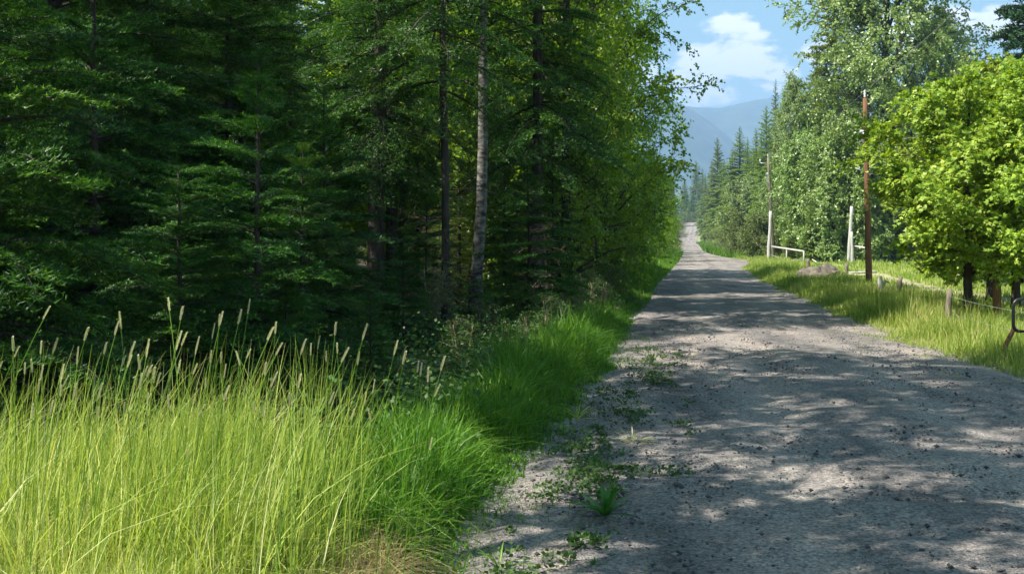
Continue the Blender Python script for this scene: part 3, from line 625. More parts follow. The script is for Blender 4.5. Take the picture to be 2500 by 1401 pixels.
# ------------------------------------------------------------------ trees left of the road
def T(key, px, D, H, label, **k): return plant(key, PX(px, D), D, H, label, **k)
T('fn1', 632, 10.2, 3.58, 'small pointed fir with its whole tip showing in the middle of the dark forest edge', rot=.6)
T('fn2', 735, 13.0, 3.1, 'bushy young fir with lit branch tips left of the paired dark trunks', rot=2.2)
T('fn2', 440, 9.6, 2.35, 'low young fir reaching a long bright bough over the meadow', rot=4.0, wide=1.35)
T('fn2', -60, 8.3, 5.0, 'near fir at the left picture edge whose lit boughs reach in over the meadow', rot=2.6, wide=1.0)
T('fn4', -150, 10.6, 8.0, 'wide fir at the left picture edge with sunlit bough tips over the meadow', rot=1.2)
T('fn3', 120, 14.0, 12.0, 'dark wide fir behind the low boughs at the left picture edge', rot=3.3)
T('fn2', 235, 11.6, 5.4, 'broad young fir left of the small pointed fir, its top cut by deep shade', rot=5.3)
T('fn1', 790, 15.0, 4.0, 'young fir standing clear left of the paired trunks', rot=3.9)
T('fn4', 350, 16.0, 13.0, 'tall dark fir directly behind the small pointed fir', rot=.4)
T('fn3', 560, 18.5, 11.0, 'tall fir closing the forest wall just left of the paired trunks', rot=5.1)
T('fn1', 905, 10.8, 1.25, 'knee high fir seedling behind the tall seed heads, right of the low young fir', rot=2.0, wide=1.25)
T('fn1', 700, 10.2, 1.35, 'knee high fir seedling in the shade behind the middle of the meadow', rot=1.1, wide=1.3)
T('fn2', 985, 16.0, 1.9, 'small fir sapling at the foot of the paired dark trunks', rot=.3, wide=1.2)
T('fn2', 60, 8.6, 1.5, 'small fir sapling low at the left picture edge behind the meadow', rot=.9, wide=1.3)
T('ft1', 918, 24.5, 15, 'big dark trunked fir, left one of the close pair with bare lower trunk', rot=.5)
T('ft2', 962, 27.0, 15, 'big dark trunked fir, right one of the close pair with dead twigs on it', rot=3.0)
T('ft2', 1306, 25.5, 15, 'tall fir with drooping boughs and dark trunk between the pale trunk and the road', rot=1.9)
T('fm1', 1350, 26.5, 4.6, 'layered low fir growing at the foot of the tall fir nearest the road', rot=2.1)
T('fm1', 1455, 31, 4.4, 'layered low fir in the shade where forest and roadside grass meet', rot=.1)
T('fm1', 1230, 29, 5.2, 'low fir with spreading boughs just right of the pale aspen trunk', rot=4.1)
T('fm1', 1120, 33, 6.2, 'fir coloured as if sunlit behind the pale aspen trunk', rot=3.1, mat=M_larch)  # a fir in brighter larch needles: the sunlight is put into its colour
T('fm1', 1020, 36, 7.2, 'fir coloured as if sunlit seen in the gap between the paired trunks and the aspen', rot=5.4, mat=M_larch)  # lighter needle colour stands in for sun reaching the gap
T('asp', 1160, 22.2, 15.0, 'leaning pale barked aspen with a bare spotted trunk in the forest edge', rot=.2, bark=M_birch, name='aspen_tree', lean=.035)
T('bl1', 1385, 29, 16.5, 'tall leafy cottonwood overhanging the left side of the road, nearest of the roadside row', rot=.9)
T('bl2', 1435, 36, 17.5, 'tall leafy cottonwood second in the left roadside row', rot=2.9)
T('bl1', 1330, 34, 17, 'leafy cottonwood behind the tall fir with drooping boughs', rot=4.4)
T('bl2', 1500, 50, 17.5, 'cottonwood whose leaves edge the sky left of the mountain', rot=5.0, wide=.85)
T('bl3', 1500, 43, 6.2, 'small roadside tree with thin double stem beside the sunny grass', rot=.4)
T('bl3', 1552, 62, 7.0, 'small leafy tree behind the thin stemmed roadside tree', rot=1.4)
T('bl3', 1590, 92, 9.0, 'rounded leafy tree past the sunny grass, left of the road', rot=2.4)
T('bl3', 1578, 118, 11.0, 'rounded leafy tree leaning to the far road, left side', rot=3.4)
T('bl3', 1606, 78, 4.2, 'low bright shrub tree at the far end of the sunny left grass', rot=5.4, wide=1.1)
T('cf2', 1600, 150, 15, 'dark conifer behind the rounded trees left of the far road', rot=.5)
T('bl2', 1612, 175, 13, 'dull green tree left of the far road below the mountain', rot=1.5)
T('bl3', 1612, 140, 8.0, 'leafy bush tree where the left verge meets the narrow far road', rot=4.5)
T('us3', 1632, 190, 5.0, 'bush at the left edge of the far rising road', cat='shrub', rot=.5)
T('cf1', 1636, 255, 17, 'distant conifer left of the top of the road', rot=2.5)
T('fn2', 1040, 21.5, 3.0, 'young fir with pale sunlit sprays just left of the aspen trunk', rot=1.0)
T('fn1', 1290, 20.0, 3.3, 'young fir whose bright branch crosses in front of the aspen trunk from the right', rot=2.5, wide=1.3)
T('fn2', 850, 17.5, 1.7, 'young fir at the foot of the left one of the paired trunks', rot=2.5, wide=1.2)
T('ft3', 1086, 19.6, 19.5, 'slender grey trunked fir between the paired trunks and the aspen', rot=2.0)
T('us2', 1062, 18.5, 1.55, 'pale sunlit shrub left of the aspen trunk', cat='shrub', rot=.3)
T('us1', 1010, 17.0, .85, 'low leafy shrub below the pale sunlit shrub', cat='shrub', rot=1.3)
T('us1', 1185, 17.5, .9, 'leafy shrub in front of the aspen foot', cat='shrub', rot=2.3)
T('us1', 1290, 19.5, 1.1, 'leafy shrub at the back of the grass strip', cat='shrub', rot=3.3)
T('us1', 1395, 21, 1.1, 'leafy shrub beside the lush grass near the shaded road', cat='shrub', rot=4.3)
T('us1', 1130, 14.5, .75, 'dim low shrub right of the last tall seed heads', cat='shrub', rot=5.3)
for px_, D_, H_, lb_ in ((1185, 11.5, .62, 'low bramble shrub at the near end of the shaded forest edge'), (1245, 13.2, .8, 'dim bramble shrub between the forest edge and the nearer grass strip'), (1310, 15.2, .75, 'leafy shrub touching the grass strip below the aspen'),
                         (1350, 17.8, .95, 'leafy shrub with lit top behind the middle of the grass strip'), (1465, 23.5, 1.0, 'rounded shrub hard against the far part of the grass strip'), (1495, 28.5, 1.3, 'shrub at the shaded foot of the roadside cottonwoods')):
    T('us1', px_, D_, H_, lb_, cat='shrub', wide=1.15)
T('us1', 1440, 25, 1.2, 'leafy shrub at the bend of the grass strip', cat='shrub', rot=.7)
T('us2', 300, 8.8, 1.05, 'thin leafy sapling standing among the seed heads at left', cat='shrub', rot=1.7, mat=M_under)
# leafless tangle of dead branches between the paired trunks and the aspen
def dead_snag(px, D, H, label, seed):
    r = np.random.default_rng(seed); X = PX(px, D); g = Geo(); e = bpy.data.objects.new('dead_sapling', None); COL.objects.link(e)
    e.location = (X, D, float(gz(X, D))); tag(e, label, 'dead tree', 'dead saplings in the forest gap')
    tz = np.linspace(-.05, H, 8); P = np.stack([r.normal(0, .03, 8).cumsum(), r.normal(0, .03, 8).cumsum(), tz], 1)
    g.tube(P, np.linspace(.035, .006, 8), 6).obj('trunk', M_twig, e)
    b = Geo()
    for i in range(34):
        z = r.uniform(.4, H * .95); a = r.uniform(0, 6.28); L = r.uniform(.4, 1.3) * (1.1 - z / H * .6)
        p0 = np.array([np.interp(z, tz, P[:, 0]), np.interp(z, tz, P[:, 1]), z]); t_ = np.linspace(0, 1, 6)[:, None]
        Q = p0 + np.array([[math.cos(a), math.sin(a), r.uniform(-.5, .3)]]) * L * t_ + np.array([0, 0, -.35 * L]) * t_ ** 2 + r.normal(0, .03, (6, 3)) * t_
        b.tube(Q, np.linspace(.009, .002, 6), 3, cap=False)
        for q in range(4):
            k = r.integers(1, 5); ee = Q[k] + unit(r.normal(0, 1, 3)) * r.uniform(.1, .45)
            b.tube(np.stack([Q[k], (Q[k] + ee) / 2 + r.normal(0, .03, 3), ee]), [.005, .0035, .0015], 3, cap=False)
    b.obj('branch', M_twig, e)
dead_snag(1030, 22.0, 2.3, 'tan leafless sapling with drooping twigs, right beside the paired trunks', 1)
dead_snag(1075, 24.5, 2.6, 'grey leafless sapling midway between the paired trunks and the aspen', 2)
dead_snag(1335, 24.6, 2.4, 'bare twiggy sapling against the dark trunk nearest the road', 3)
# fallen log in the shade behind the meadow
g = Geo(); lt = np.linspace(-1, 1, 9); e = bpy.data.objects.new('fallen_log', None); COL.objects.link(e)
e.location = (PX(955, 13.8), 13.8, float(gz(PX(955, 13.8), 13.8)) + .02)
g.tube(np.stack([lt * .62, .08 * np.sin(lt * 2), .10 + .015 * np.sin(lt * 5)], 1), np.array([.05, .06, .065, .06, .062, .058, .055, .05, .04]), 9)
g.obj('bark', M_post, e); Geo().tube([[.1, 0, .13], [.16, .1, .24], [.18, .16, .33]], [.018, .012, .006], 5).obj('broken_branch', M_post, e)
tag(e, 'pale fallen log lying in the shade behind the meadow grass', 'log')

# forest filling behind the edge
r = np.random.default_rng(77); placed = []
def far_enough(X, Y, d): return all((X - a) ** 2 + (Y - b) ** 2 > d * d for a, b in placed)
def fill(n, xr, yr, keys, hr, label, group, dmin=2.0, cond=lambda x, y: True, cat='tree', mats=None):
    k = 0; tries = 0
    while k < n and tries < 4000:
        tries += 1; Y = r.uniform(*yr); X = r.uniform(*xr)
        if not cond(X, Y) or not far_enough(X, Y, dmin): continue
        placed.append((X, Y)); plant(keys[r.integers(len(keys))], X, Y, r.uniform(*hr), label, group=group, cat=cat, mat=(mats[r.integers(len(mats))] if mats else None)); k += 1
px_of = lambda X, Y: 1250 + X / Y * F
fill(46, (-24, -2), (16, 38), ['fn3', 'fn4', 'fm1'], (9, 13), 'dark fir deep in the shaded forest on the left', 'firs deep in the left forest', 2.1,
     lambda X, Y: -250 < px_of(X, Y) < (600 if Y < 25 else 740))
fill(9, (-12, 4), (15, 43), ['bl1', 'bl2', 'ft1', 'bl2'], (12, 16.5), 'tree in the shaded forest edge left of the road', 'trees in the left forest edge', 2.3, lambda X, Y: edgeL(Y) - 9.5 < X < edgeL(Y) - 4.2 and px_of(X, Y) > 1190)
fill(40, (-34, -4), (36, 75), ['ft1', 'ft2', 'fm1'], (13, 19), 'tall fir far back in the left forest', 'firs far back in the left forest', 3.2, lambda X, Y: -200 < px_of(X, Y) < 860)
fill(24, (-10, 4), (34, 60), ['bl1', 'bl2', 'bl3'], (9, 16), 'sunlit leafy tree glimpsed through the gap in the forest', 'leafy trees behind the forest gap', 3.0, lambda X, Y: 930 < px_of(X, Y) < 1500 and X < edgeL(Y) - 4)
fill(16, (0, 30), (62, 175), ['bl2', 'bl1', 'cf2'], (13, 18), 'tree in the forest wall left of the far road', 'trees left of the far road', 4.5, lambda X, Y: X < edgeL(Y) - 6.5 and X > edgeL(Y) - 22)
fill(14, (30, 90), (190, 460), ['cf1', 'cf2', 'cf3'], (14, 20), 'distant conifer left of the rising road', 'conifers left of the rising road', 6, lambda X, Y: edgeL(Y) - 18 < X < edgeL(Y) - 5, mats=[M_conif, M_larch])
# trees beside the photographer's left, which shade the forest edge and the road
for (X, Y, H, kk) in ((-8.6, 9.6, 6.5, 'fn4'), (-11.0, 7.6, 8, 'fn3'), (-7.6, 12.0, 9.5, 'fn4'), (-12.0, 11.5, 13, 'ft1'), (-11.8, 14.4, 12, 'fn3'),
                      (-15.5, 8.6, 16, 'ft2')):
    plant(kk, X, Y, H, 'tall fir left of the meadow whose shade falls across the gravel', group='firs beside the meadow'); placed.append((X, Y))

for (X, Y, H) in ((-4.3, .5, 19), (-4.7, 4.1, 14.5), (-5.7, 7.0, 17), (-6.6, 9.2, 19), (-4.4, -1.2, 24)):
    plant('asp', X, Y, H, 'tall thin leaved tree out of the picture dappling the gravel', group='thin leaved trees beside the meadow', wide=.85)

# ------------------------------------------------------------------ trees right of the road
T('mp1', 2360, 21.3, 5.15, 'bright yellow green maple with wire round its trunk, left of the two front maples', rot=1.0, wide=1.08)
T('mp2', 2600, 20.0, 5.6, 'bright yellow green maple at the right picture edge', rot=2.0)
T('mp2', 2480, 27.0, 6.6, 'bright maple standing behind the two front maples', rot=4.3)
T('mp1', 2420, 31, 6.6, 'small bright maple farthest back behind the two front maples', rot=3.0)
T('br1', 2165, 90, 34.0, 'huge pale leaved cottonwood towering over the maples', rot=.3)
T('br1', 2275, 97, 23.0, 'big cottonwood right behind the towering cottonwood', rot=2.3, wide=.9)
T('br2', 2035, 90, 11.0, 'low pale leaved cottonwood left of the transformer pole', rot=1.1)
T('br2', 2105, 89, 10.0, 'low pale leaved cottonwood directly behind the transformer pole', rot=3.1)
T('br2', 2072, 98, 12.8, 'middling cottonwood under the towering cottonwood on its left side', rot=4.1)
T('br1', 1935, 106, 18.6, 'slim cottonwood with a rounded top behind the second pole', rot=1.3, wide=.62)
T('br2', 1985, 95, 12, 'pale cottonwood between the blue green spruce and the second pole', rot=2.2)
T('br2', 1818, 165, 12.0, 'far pale cottonwood among the dark conifers, left of the second pole', rot=.2)
T('br2', 1895, 120, 9, 'pale leafy tree directly behind the second pole', rot=5.2)
T('cf1', 2040, 108, 32.0, 'tallest dark spruce left of the towering cottonwood, cut by the top of the picture', rot=.7)
T('cf1', 1992, 112, 22.0, 'dark spruce on the left shoulder of the tallest spruce', rot=1.7)
T('cf3', 2030, 97, 13.4, 'blue green spruce standing in front of the tallest spruce', rot=.3, mat=M_firblue, wide=1.25)
T('cf3', 1891, 136, 22.2, 'slender pointed spruce standing above its neighbours near the mountain', rot=2.7, wide=.8)
T('cf2', 1868, 150, 20.5, 'pine left of the slender pointed spruce', rot=3.7, mat=M_larch)
T('cf1', 1912, 140, 19.5, 'spruce right of the slender pointed spruce', rot=4.7)
T('cf3', 1850, 170, 19.5, 'light green larch below the end of the mountain ridge', rot=.4, mat=M_larch, wide=1.5)
T('cf3', 1826, 186, 19.5, 'light green larch two trees left of the slender spruce', rot=1.4, mat=M_larch, wide=1.2)
T('cf1', 1803, 200, 22.8, 'pointed larch rising against the blue mountain', rot=2.4, mat=M_larch, wide=1.5)
T('cf3', 1785, 222, 20.5, 'conifer just left of the pointed larch against the mountain', rot=3.4, wide=1.5)
T('cf2', 1765, 240, 19.5, 'conifer in the dip between two taller tips under the mountain', rot=4.4, mat=M_larch, wide=1.5)
T('cf2', 1752, 262, 26.5, 'dark tufted pine rising alone above the far treeline', rot=5.4, wide=.95)
T('cf1', 1738, 330, 25.5, 'dark pine left of the tufted pine on the far treeline', rot=.9)
T('cf2', 1700, 530, 30.0, 'farthest dark tree right above the end of the road', rot=1.9, wide=1.2)
T('cf1', 1672, 505, 21.0, 'conifer straight ahead at the end of the road, left of its crest', rot=.3, mat=M_larch, wide=1.2)
T('cf3', 1688, 492, 13.0, 'small green conifer closing the road just behind its crest', rot=1.3, mat=M_larch, wide=1.8)
T('cf1', 1714, 500, 25.0, 'tall conifer behind the crest, right of the road end', rot=2.3, wide=1.2)
T('cf1', 1722, 392, 23.0, 'conifer on the right bank where the far road climbs', rot=4.3, mat=M_larch)
T('us3', 1681, 484, 5.5, 'bright bush at the top of the road, left one', cat='shrub', rot=.3, mat=M_willow, wide=1.3)
T('us3', 1703, 486, 5.0, 'bright bush at the top of the road, right one', cat='shrub', rot=1.3, mat=M_willow, wide=1.3)
T('cf1', 2505, 43, 17.5, 'dark pine in the upper right corner', rot=2.9, mat=M_firblue, wide=.8)
T('cf2', 2590, 40, 18.5, 'dark pine cut by the upper right picture edge', rot=3.9, mat=M_firblue)
T('wl1', 1832, 117, 5.4, 'olive willow shrub left of the bleached gate post', cat='shrub', rot=.2)
T('wl1', 1866, 108, 4.9, 'olive willow shrub right behind the bleached gate post', cat='shrub', rot=1.2)
T('wl1', 1908, 112, 5.0, 'olive willow shrub above the white gate rail', cat='shrub', rot=2.2)
T('wl1', 1958, 108, 4.6, 'olive willow shrub behind the light green larch sapling', cat='shrub', rot=3.2)
T('wl1', 1800, 135, 4.8, 'olive willow shrub nearest the far road', cat='shrub', rot=4.2)
T('us3', 1772, 190, 4.2, 'grey green bush beside the thin far poles', cat='shrub', rot=5.2, mat=M_willow)
T('us3', 1750, 215, 5.0, 'grey green bush on the right verge of the far road', cat='shrub', rot=1.2, mat=M_willow)
T('us3', 1765, 170, 3.6, 'low bush between the far poles and the willows', cat='shrub', rot=2.2, mat=M_willow)
T('cf3', 1928, 93, 3.0, 'small dark spruce under the white gate rail', rot=3.2, name='young_spruce', mat=M_conif, wide=2.0)
T('cf3', 1978, 90, 4.8, 'light green larch sapling right of the white gate rail', rot=4.2, name='young_larch', mat=M_larch, wide=1.5)
T('cf3', 1958, 104, 4.6, 'light green larch sapling behind the end of the gate rail', rot=5.2, name='young_larch', mat=M_larch, wide=1.5)
fill(22, (20, 60), (98, 140), ['cf1', 'cf2', 'cf3'], (12, 16.5), 'dark conifer in the woodland behind the pasture', 'conifers behind the pasture', 3.2, lambda X, Y: edgeR(Y) + 6 < X and 1960 < px_of(X, Y) < 2560)
fill(18, (26, 60), (88, 116), ['br2', 'fm1', 'cf3'], (6, 11), 'middling tree in front of the woodland behind the pasture', 'middling trees behind the pasture', 3.2, lambda X, Y: edgeR(Y) + 7 < X and 2080 < px_of(X, Y) < 2620, mats=None)
fill(46, (30, 110), (125, 460), ['cf1', 'cf2', 'cf3'], (14, 21), 'conifer in the treeline right of the far road', 'conifers right of the far road', 5, lambda X, Y: edgeR(Y) + 8 < X < edgeR(Y) + 26, mats=[M_conif, M_larch, M_conif])
fill(10, (30, 100), (150, 400), ['us3'], (2.0, 4.2), 'roadside bush along the far right verge', 'bushes along the far right verge', 6, lambda X, Y: edgeR(Y) + 3.4 < X < edgeR(Y) + 7, cat='shrub', mats=[M_willow, M_under])
fill(30, (60, 140), (470, 620), ['cf1', 'cf2', 'cf3'], (14, 20), 'conifer closing the view above the end of the road', 'conifers beyond the end of the road', 5, lambda X, Y: not (edgeL(Y) - 1 < X < edgeR(Y) + 1 and Y < 500), mats=[M_conif, M_larch])

# ------------------------------------------------------------------ poles, wires
def empty(name, X, Y, label, cat, group=None, z=None, rz=0):
    e = bpy.data.objects.new(name, None); COL.objects.link(e); e.location = (X, Y, float(gz(X, Y)) if z is None else z); e.rotation_euler = (0, 0, rz); e.empty_display_size = .2
    return tag(e, label, cat, group)
def lathe(pts, k=16):
    pts = np.asarray(pts, float); a = np.linspace(0, 2 * np.pi, k, endpoint=False)
    V = np.stack([pts[:, 0:1] * np.cos(a), pts[:, 0:1] * np.sin(a), np.repeat(pts[:, 1:2], k, 1)], -1).reshape(-1, 3)
    i = np.arange(len(pts) - 1)[:, None] * k; j = np.arange(k)[None]; return V, np.stack([i + j, i + (j + 1) % k, i + k + (j + 1) % k, i + k + j], -1).reshape(-1, 4)
def utility_pole(X, Y, H, label, lean=0, tank=None, mat=M_pole, rad=.125, arm=False):
    e = empty('utility_pole', X, Y, label, 'utility pole')
    e.rotation_euler = (0, lean, 0)
    zz = np.linspace(-.3, H, 9); rr_ = rad * (1 - .38 * np.linspace(0, 1, 9))
    Geo().tube(np.stack([zz * 0, zz * 0, zz], 1), rr_, 14).obj('pole', mat, e)
    V, Q = lathe([(.0, .30), (.025, .30), (.05, .24), (.03, .2), (.055, .15), (.03, .11), (.05, .06), (.02, .0), (0, 0)], 10)
    g = Geo(); g.add(V + [0.0, 0, H], Q); g.obj('insulator', M_ceram, e)
    if tank:
        tz_, tr_, th_ = tank
        V, Q = lathe([(0, -.02), (tr_ * .9, 0), (tr_, .03), (tr_, th_ - .05), (tr_ * 1.08, th_ - .04), (tr_ * 1.08, th_), (tr_ * .95, th_ + .05), (0, th_ + .11)], 20)
        tk = Geo().add(V + [.10, rad + tr_ * .8, tz_], Q).obj('transformer', M_steel, e)
        V, Q = lathe([(.03, 0), (.045, .03), (.025, .07), (.045, .11), (.025, .15), (.04, .2), (.0, .24)], 8)
        Geo().add(V + [.16, rad + tr_ * .8, tz_ + th_ + .07], Q).obj('bushing', M_ceram, tk)
        Geo().tube([[-rad * .9, 0, tz_ + th_ * .85], [rad + .1, 0, tz_ + th_ * .85]], .035, 6).obj('bracket', M_steel, tk)
        Geo().tube([[.16, rad + tr_ * .8, tz_ + th_ + .30], [.34, rad, tz_ + th_ + .6], [rad * .8, 0, tz_ + th_ + .9]], .012, 5).obj('lead', M_wire, e)
    if arm:
        Geo().tube([[0, 0, H - .55], [-.75, 0, H - .45]], .035, 6).obj('bracket', M_steel, e)
        Geo().tube([[-.72, 0, H - .44], [-.72, 0, H - .12]], .04, 8).obj('cutout', M_ceram, e)
    Geo().tube([[-rad * .8, -.02, H * .615], [-rad * .8 - .32, -.05, H * .635]], .028, 6).obj('bracket', M_steel, e)
    return e
P1 = (PX(2122, 39.5), 39.5); P2 = (PX(1889, 96), 96)
utility_pole(*P1, 6.95, 'brown utility pole with grey transformer beside the maples', lean=-.022, tank=(5.05, .21, .72))
utility_pole(*P2, 9.2, 'leaning utility pole with small transformer behind the bleached gate post', lean=-.055, tank=(7.0, .26, .8), arm=True, rad=.15, mat=M_post)
def wire(name, A, B, sag, label, rad=.012, mat=M_wire, cat='cable', n=40, group=None):
    t_ = np.linspace(0, 1, n)[:, None]; P = np.array(A) * (1 - t_) + np.array(B) * t_; P[:, 2] -= (4 * sag * t_ * (1 - t_))[:, 0]
    g = Geo().tube(P - P[0], rad, 6); o = g.obj(name, mat); o.location = tuple(P[0]); return tag(o, label, cat, group)
p0 = utility_pole(4.6, -10.5, 8.0, 'utility pole behind the camera carrying the overhead wires')
p3 = utility_pole(15.4, -3.0, 7.0, 'service pole out of the picture by the right hand maples')
top1 = (P1[0] - .15, P1[1], 7.2)
wire('power_line', top1, (4.6, -10.5, 8.25), .35, 'topmost overhead wire running from the brown pole top up past the cottonwood', .011)
wire('power_line', (P1[0] - .10, P1[1] - .15, 5.15), (15.3, -3.0, 6.6), .45, 'overhead wire leaving the brown pole at the transformer', .012)
wire('power_line', (P1[0] - .08, P1[1] - .15, 4.15), (15.3, -3.0, 6.0), .5, 'lowest thick service wire passing in front of the maples', .013)
wire('power_line', top1, (P2[0] - .5, P2[1], 9.45), .6, 'overhead wire between the two transformer poles', .009)
wire('power_line', (P2[0] - .35, P2[1], 6.9), (PX(1420, 88), 88, 6.6), .55, 'sagging pale wire crossing above the far road', .026)
for i, (px, D, H, lb) in enumerate(((1782, 205, 8.2, 'nearest and tallest of the thin far poles on the right verge'), (1762, 232, 7.4, 'second thin far pole from the right'), (1747, 262, 8.2, 'third thin far pole, left of the middle'),
                                    (1728, 305, 8.0, 'leftmost thin far pole beside the end of the road'), (1816, 182, 9.5, 'thin far pole rising out of the willow shrubs'))):
    utility_pole(PX(px, D), D, H, lb, rad=.17)

# ------------------------------------------------------------------ ranch gate, posts, fence, rock
def rough_post(name, X, Y, H, rad, label, cat, mat=M_post, lean=(0, 0), group=None, k=10, seed=0, parent=None):
    r_ = np.random.default_rng(seed + int(Y * 7)); n = 7
    zz = np.linspace(-.15, H, n); P = np.stack([lean[0] * zz + r_.normal(0, rad * .08, n), lean[1] * zz + r_.normal(0, rad * .08, n), zz], 1)
    rr_ = rad * (1 - .18 * np.linspace(0, 1, n)) * r_.uniform(.93, 1.07, n)
    g = Geo().tube(P, rr_, k); o = g.obj(name, mat, parent); 
    if parent is None: o.location = (X, Y, float(gz(X, Y))); tag(o, label, cat, group)
    else: o.location = (X, Y, 0)
    return o
GX, GY = PX(1876, 90), 90.0
rough_post('gate_post', GX, GY, 4.25, .15, 'tall bleached post beside the road end of the white gate rail', 'post', M_white, (.045, 0))
rough_post('gate_post', PX(2071, 82), 82, 4.4, .14, 'tall bleached post by the transformer pole, taller of the leaning pair', 'post', M_white, (.06, 0))
rough_post('gate_post', PX(2081, 81), 81, 2.4, .12, 'short thick bleached post leaning against the tall one by the transformer pole', 'post', M_white, (-.02, 0))
e = empty('ranch_gate', GX + .25, GY - .1, 'white rail gate hanging between the bleached post and the short fence post', 'gate')
A = np.array([0, 0, 1.30]); B = np.array([PX(1962, 84) - GX - .25, -6.0, .95])
Geo().tube([A, (A + B) / 2, B], .075, 10).obj('top_rail', M_white, e)
for k_, (f_, nm) in enumerate(((.48, 'upright'), (.995, 'upright'))):
    q = A + (B - A) * f_; Geo().tube([[q[0], q[1], q[2]], [q[0], q[1], -.1]], .055, 8).obj(nm, M_white, e)
t_ = np.linspace(0, 1, 14)[:, None]; Q = (A - [0, 0, .72]) * (1 - t_) + (B - [0, 0, .62]) * t_; Q[:, 2] -= (.35 * 4 * t_ * (1 - t_))[:, 0] * .5
Geo().tube(Q, .035, 6).obj('lower_cable', M_wire, e)
wire('gate_rail', (PX(2088, 80), 80, 1.38), (PX(2112, 76), 76, 1.28), 0, 'short white rail right of the short thick bleached post', .07, M_white, 'rail', 4)
e = empty('fence', 0, 0, 'low wooden post and wire fence along the right side of the road', 'fence', z=0)
fp = [(1972, 57.0, .80, .11), (2066, 45.5, .80, .09), (2192, 30.5, .72, .07), (2314, 20.6, .78, .065), (2600, 14.6, .8, .07)]
pts = []
for i, (px, D, H, rd) in enumerate(fp):
    X = PX(px, D); rough_post('fence_post', X, D, H, rd, None, None, M_post, ((.03, .02, .12, .04, 0)[i], 0), seed=i, parent=e); pts.append((X, D, H))
for a, b in zip(pts[:-1], pts[1:]):
    for hh, sg in ((.86, .05), (.45, .04)):
        t_ = np.linspace(0, 1, 12)[:, None]; Q = np.array([a[0], a[1] - .07, a[2] * hh]) * (1 - t_) + np.array([b[0], b[1] - .07, b[2] * hh]) * t_; Q[:, 2] -= (4 * sg * t_ * (1 - t_))[:, 0]
        Geo().tube(Q, .0035, 5).obj('wire', M_wire, e)
wire('fence_rope', (PX(1976, 57) + .1, 56.8, .78), (PX(2125, 47), 47.0, .30), .28, 'slack pale rope drooping from the thick fence post behind the boulder', .028, M_rope, 'rope', 20)
e = empty('fence_rail', PX(2072, 52), 52, 'fallen pale rail lying level behind the foot of the transformer pole', 'rail')
Geo().tube([[0, 0, .22], [.65, 0, .23], [1.35, 0, .25]], [.06, .065, .055], 8).obj('timber', M_white, e); Geo().tube([[.1, .02, -.05], [.1, .02, .2]], .04, 7).obj('prop', M_post, e)
rough_post('tree_stake', PX(2434, 20.6), 20.6, .98, .085, 'brown stake standing right of the wire wrapped maple trunk', 'post', M_pole, (0, 0))
rough_post('short_post', PX(2378, 22.3), 22.3, .55, .09, 'short grey post touching the wire wrapped maple trunk on its right', 'post', M_post)
# wire coiled round the first maple trunk
Xm, Ym = PX(2360, 21.3), 21.3; an = np.linspace(0, 2 * np.pi * 4, 90)
g = Geo().tube(np.stack([np.cos(an) * .155, np.sin(an) * .155, .18 + an * .017], 1), .008, 5); o = g.obj('wire_coil', M_wire); o.location = (Xm, Ym, 0)
tag(o, 'thin pale wire wound several times round the maple trunk', 'wire')
# white broken stump with a jagged top
e = empty('broken_post', PX(2153, 31.5), 31.5, 'white splintered post stump between the transformer pole and the leaning fence post', 'post')
Geo().tube([[0, 0, -.1], [-.02, 0, .25], [-.03, 0, .50], [-.06, 0, .66], [-.02, 0, .74]], [.11, .095, .085, .06, .015], 9).obj('stump', M_white, e)
Geo().tube([[.03, 0, .45], [.12, 0, .58], [.24, .02, .52]], [.05, .04, .012], 7).obj('splinter', M_white, e)
Geo().tube([[.20, .1, -.05], [.24, .1, .2], [.34, .12, .42]], [.05, .045, .02], 7).obj('splinter', M_white, e)
g = Geo().tube([[-.3, 0, .16], [0, .02, .17], [.28, .03, .2]], [.03, .035, .02], 7); o = g.obj('branch', M_bark); o.location = (PX(2287, 24), 24, .05); tag(o, 'short dark stick lying in the grass left of the middle fence post', 'stick')
# boulder
u_, v_ = np.meshgrid(np.linspace(0, 2 * np.pi, 48, endpoint=False), np.linspace(0, math.pi / 2, 16)); u_, v_ = u_.ravel(), v_.ravel()
bx, by, bz = np.cos(u_) * np.sin(v_), np.sin(u_) * np.sin(v_), np.cos(v_) ** .8
nn_ = .16 * vnoise(bx * 2 + 7, by * 2 + bz * 2 + 7, .7, 50) + .09 * vnoise(bx * 2 + 9, by * 2 + bz * 3 + 9, .25, 51)
Vb = np.stack([bx * 1.12 * (1 + nn_) , by * .8 * (1 + nn_), bz * (.66 + .12 * np.sin(bx * 2.2 + .6)) * (1 + nn_) - .12], 1)
i = np.arange(15)[:, None] * 48; j = np.arange(48)[None]; Qb = np.stack([i + j, i + 48 + j, i + 48 + (j + 1) % 48, i + (j + 1) % 48], -1).reshape(-1, 4)
o = Geo().add(Vb, Qb).obj('boulder', M_rock, smooth=True); o.location = (PX(2002, 45), 45, 0); tag(o, 'low grey brown boulder in the grass in front of the fence', 'boulder')
